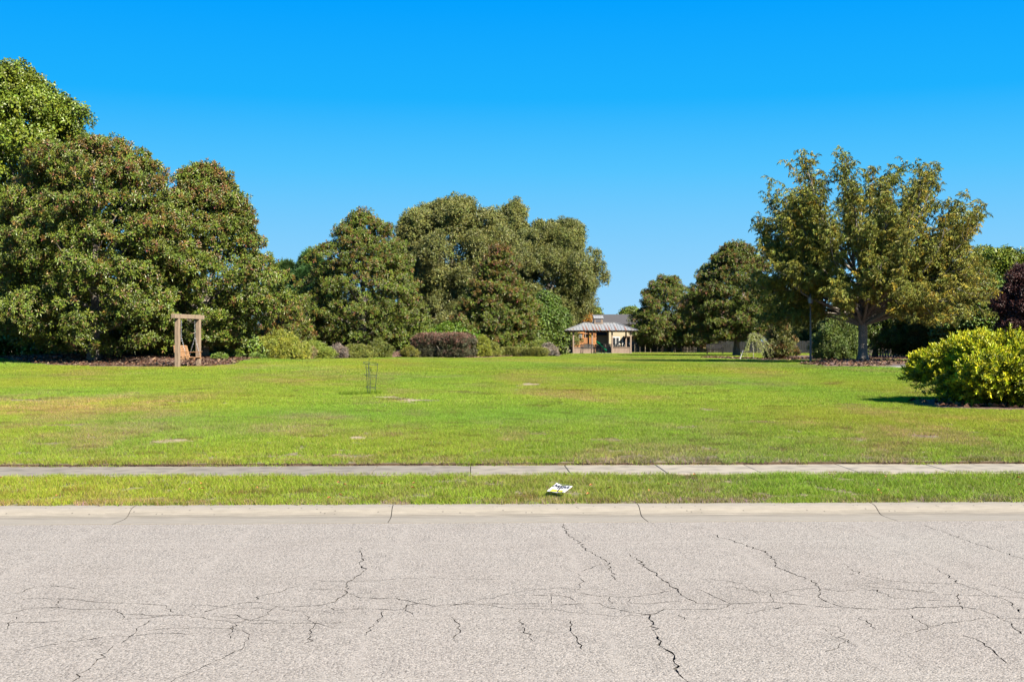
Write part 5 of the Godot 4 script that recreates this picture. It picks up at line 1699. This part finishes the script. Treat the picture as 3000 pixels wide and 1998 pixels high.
func build_things():
	# timber swing west of the lawn
	var at := on(-13.35, -57.56)
	var turn := 1.38
	swing_frame("heavy square-timber swing frame on the mulch edge before the magnolias", at, turn, 2.3, 0.2, 2.42, M.timber, M.cedar)
	var b := thing("porch_swing", "slatted cedar bench swing hanging from the heavy timber frame", "porch swing", at, turn)
	swing_bench(b, 1.5, 0.42, 2.2, M.cedar)
	at = on(24.6, -149.3)
	swing_frame("dark swing frame under the magnolias beside the grey fence", at, 0.1, 1.15, 0.16, 2.3, M.grey_wood, M.grey_wood)
	b = thing("porch_swing", "dark slatted bench swing hanging under the magnolias by the fence", "porch swing", at, 0.1)
	swing_bench(b, 0.82, 0.4, 2.12, M.grey_wood)
	build_gazebo()
	build_playset()
	build_house()
	iron_bench("black metal bench on the lawn before the gazebo half wall", 12.35, -133.6, 0.35)
	iron_bench("black metal bench turned sideways at the gazebo opening", 13.5, -135.0, -0.9)
	iron_bench("black metal bench set against the grey picket fence", 24.2, -123.3, 0.0)
	picket_run("weathered grey picket fence running from gazebo to willow oak", Vector2(18.9, -156.5), Vector2(38.5, -139.0), 1.35, M.grey_wood, 0.2)
	picket_run("dark shaded picket fence behind the holly and evergreens", Vector2(28.0, -99.0), Vector2(44.0, -92.5), 1.35, M.grey_wood, 0.2)
	picket_run("weathered picket fence between gazebo and yellow house", Vector2(9.5, -154.5), Vector2(30, -153.5), 1.0, M.grey_wood, 0.22)
	build_lamp()
	build_cage()
	build_sign()

# the wood beyond the magnolias closes the view between their stems
func build_far_wood():
	for k in [[-56.0, -108.0, 6.0], [-49.0, -113.0, 6.6], [-43.0, -106.0, 5.6], [-37.0, -118.0, 6.4], [-31.0, -112.0, 5.4], [-26.0, -124.0, 6.2], [-19.0, -128.0, 5.2], [-12.0, -140.0, 6.4], [-5.0, -146.0, 6.0]]:
		var h: float = k[2]
		tree("woodland_tree", "dense green tree of the wood behind the magnolias", "tree", k[0], k[1], [[0.2, 3.2], [h * 0.3, 4.0], [h * 0.6, 3.6], [h * 0.85, 2.2], [h, 0.5]], "oak", M.oak, {"lobes": 70, "lobe": 1.2, "per": 34, "fill": 700, "tint": Color(0.9, 1.0, 0.9), "trunk": 0.2, "limbs": 5, "size": 1.5}, "trees of the wood behind the magnolias")

const EXPOSURE := 4.2
func _ready():
	rng.seed = 20240
	noise_a.seed = 3
	noise_a.frequency = 0.01
	noise_b.seed = 8
	noise_b.frequency = 0.01
	# camera: standing across the street, level, looking slightly east of straight ahead
	var cam := Camera3D.new()
	cam.name = "camera"
	cam.fov = 31.0
	cam.near = 0.1
	cam.far = 4000.0
	add_child(cam)
	cam.position = Vector3(0, 1.75, 0)
	cam.rotation.y = -0.03
	cam.current = true
	# clear late-morning sky
	# (elevation in degrees, colour as the eye would see it at this exposure), continued to the zenith
	var tones := [[0.0, Color8(172, 220, 251)], [3.4, Color8(141, 210, 253)], [7.9, Color8(84, 196, 255)], [11.1, Color8(30, 178, 255)], [15.5, Color8(4, 162, 255)], [30.0, Color8(20, 150, 245)], [90.0, Color8(22, 140, 236)]]
	var air := Image.create(32, 1024, false, Image.FORMAT_RGBF)
	for y in 1024:
		var up := 90.0 - (y + 0.5) / 1024.0 * 180.0
		var c: Color = tones[0][1].srgb_to_linear()
		for k in tones.size() - 1:
			if up >= tones[k][0]:
				c = tones[k][1].srgb_to_linear().lerp(tones[k + 1][1].srgb_to_linear(), clampf((up - tones[k][0]) / (tones[k + 1][0] - tones[k][0]), 0.0, 1.0))
		c = Color(c.r / EXPOSURE, c.g / EXPOSURE, c.b / EXPOSURE)
		for x in 32:
			air.set_pixel(x, y, c)
	var sky_mat := PanoramaSkyMaterial.new()
	sky_mat.panorama = ImageTexture.create_from_image(air)
	var sky := Sky.new()
	sky.sky_material = sky_mat
	var env := Environment.new()
	env.background_mode = Environment.BG_SKY
	env.sky = sky
	env.tonemap_mode = Environment.TONE_MAPPER_LINEAR
	env.tonemap_exposure = EXPOSURE
	env.sdfgi_enabled = true
	env.ssao_enabled = true
	env.ssil_enabled = true
	var we := WorldEnvironment.new()
	we.environment = env
	add_child(we)
	var sun := DirectionalLight3D.new()
	sun.name = "sun"
	sun.light_energy = 1.6
	sun.light_color = Color(1.0, 0.955, 0.88)
	sun.light_angular_distance = 0.5
	sun.shadow_enabled = true
	add_child(sun)
	# high in the east, a little behind the photographer: shadows fall west and slightly away from the street
	var el := deg_to_rad(40.0)
	var az := deg_to_rad(45.0)
	sun.look_at_from_position(Vector3.ZERO, Vector3(-cos(az) * cos(el), -sin(el), -sin(az) * cos(el)))
	make_materials()
	make_sprigs()
	print("materials ready")
	build_ground()
	build_road()
	print("road ready")
	build_curb()
	build_sidewalk()
	build_grass()
	print("grass ready")
	build_trees()
	build_willow_oak()
	build_weeping_sapling()
	build_shrubs()
	print("plants ready")
	build_things()
	build_far_wood()
	print("done")
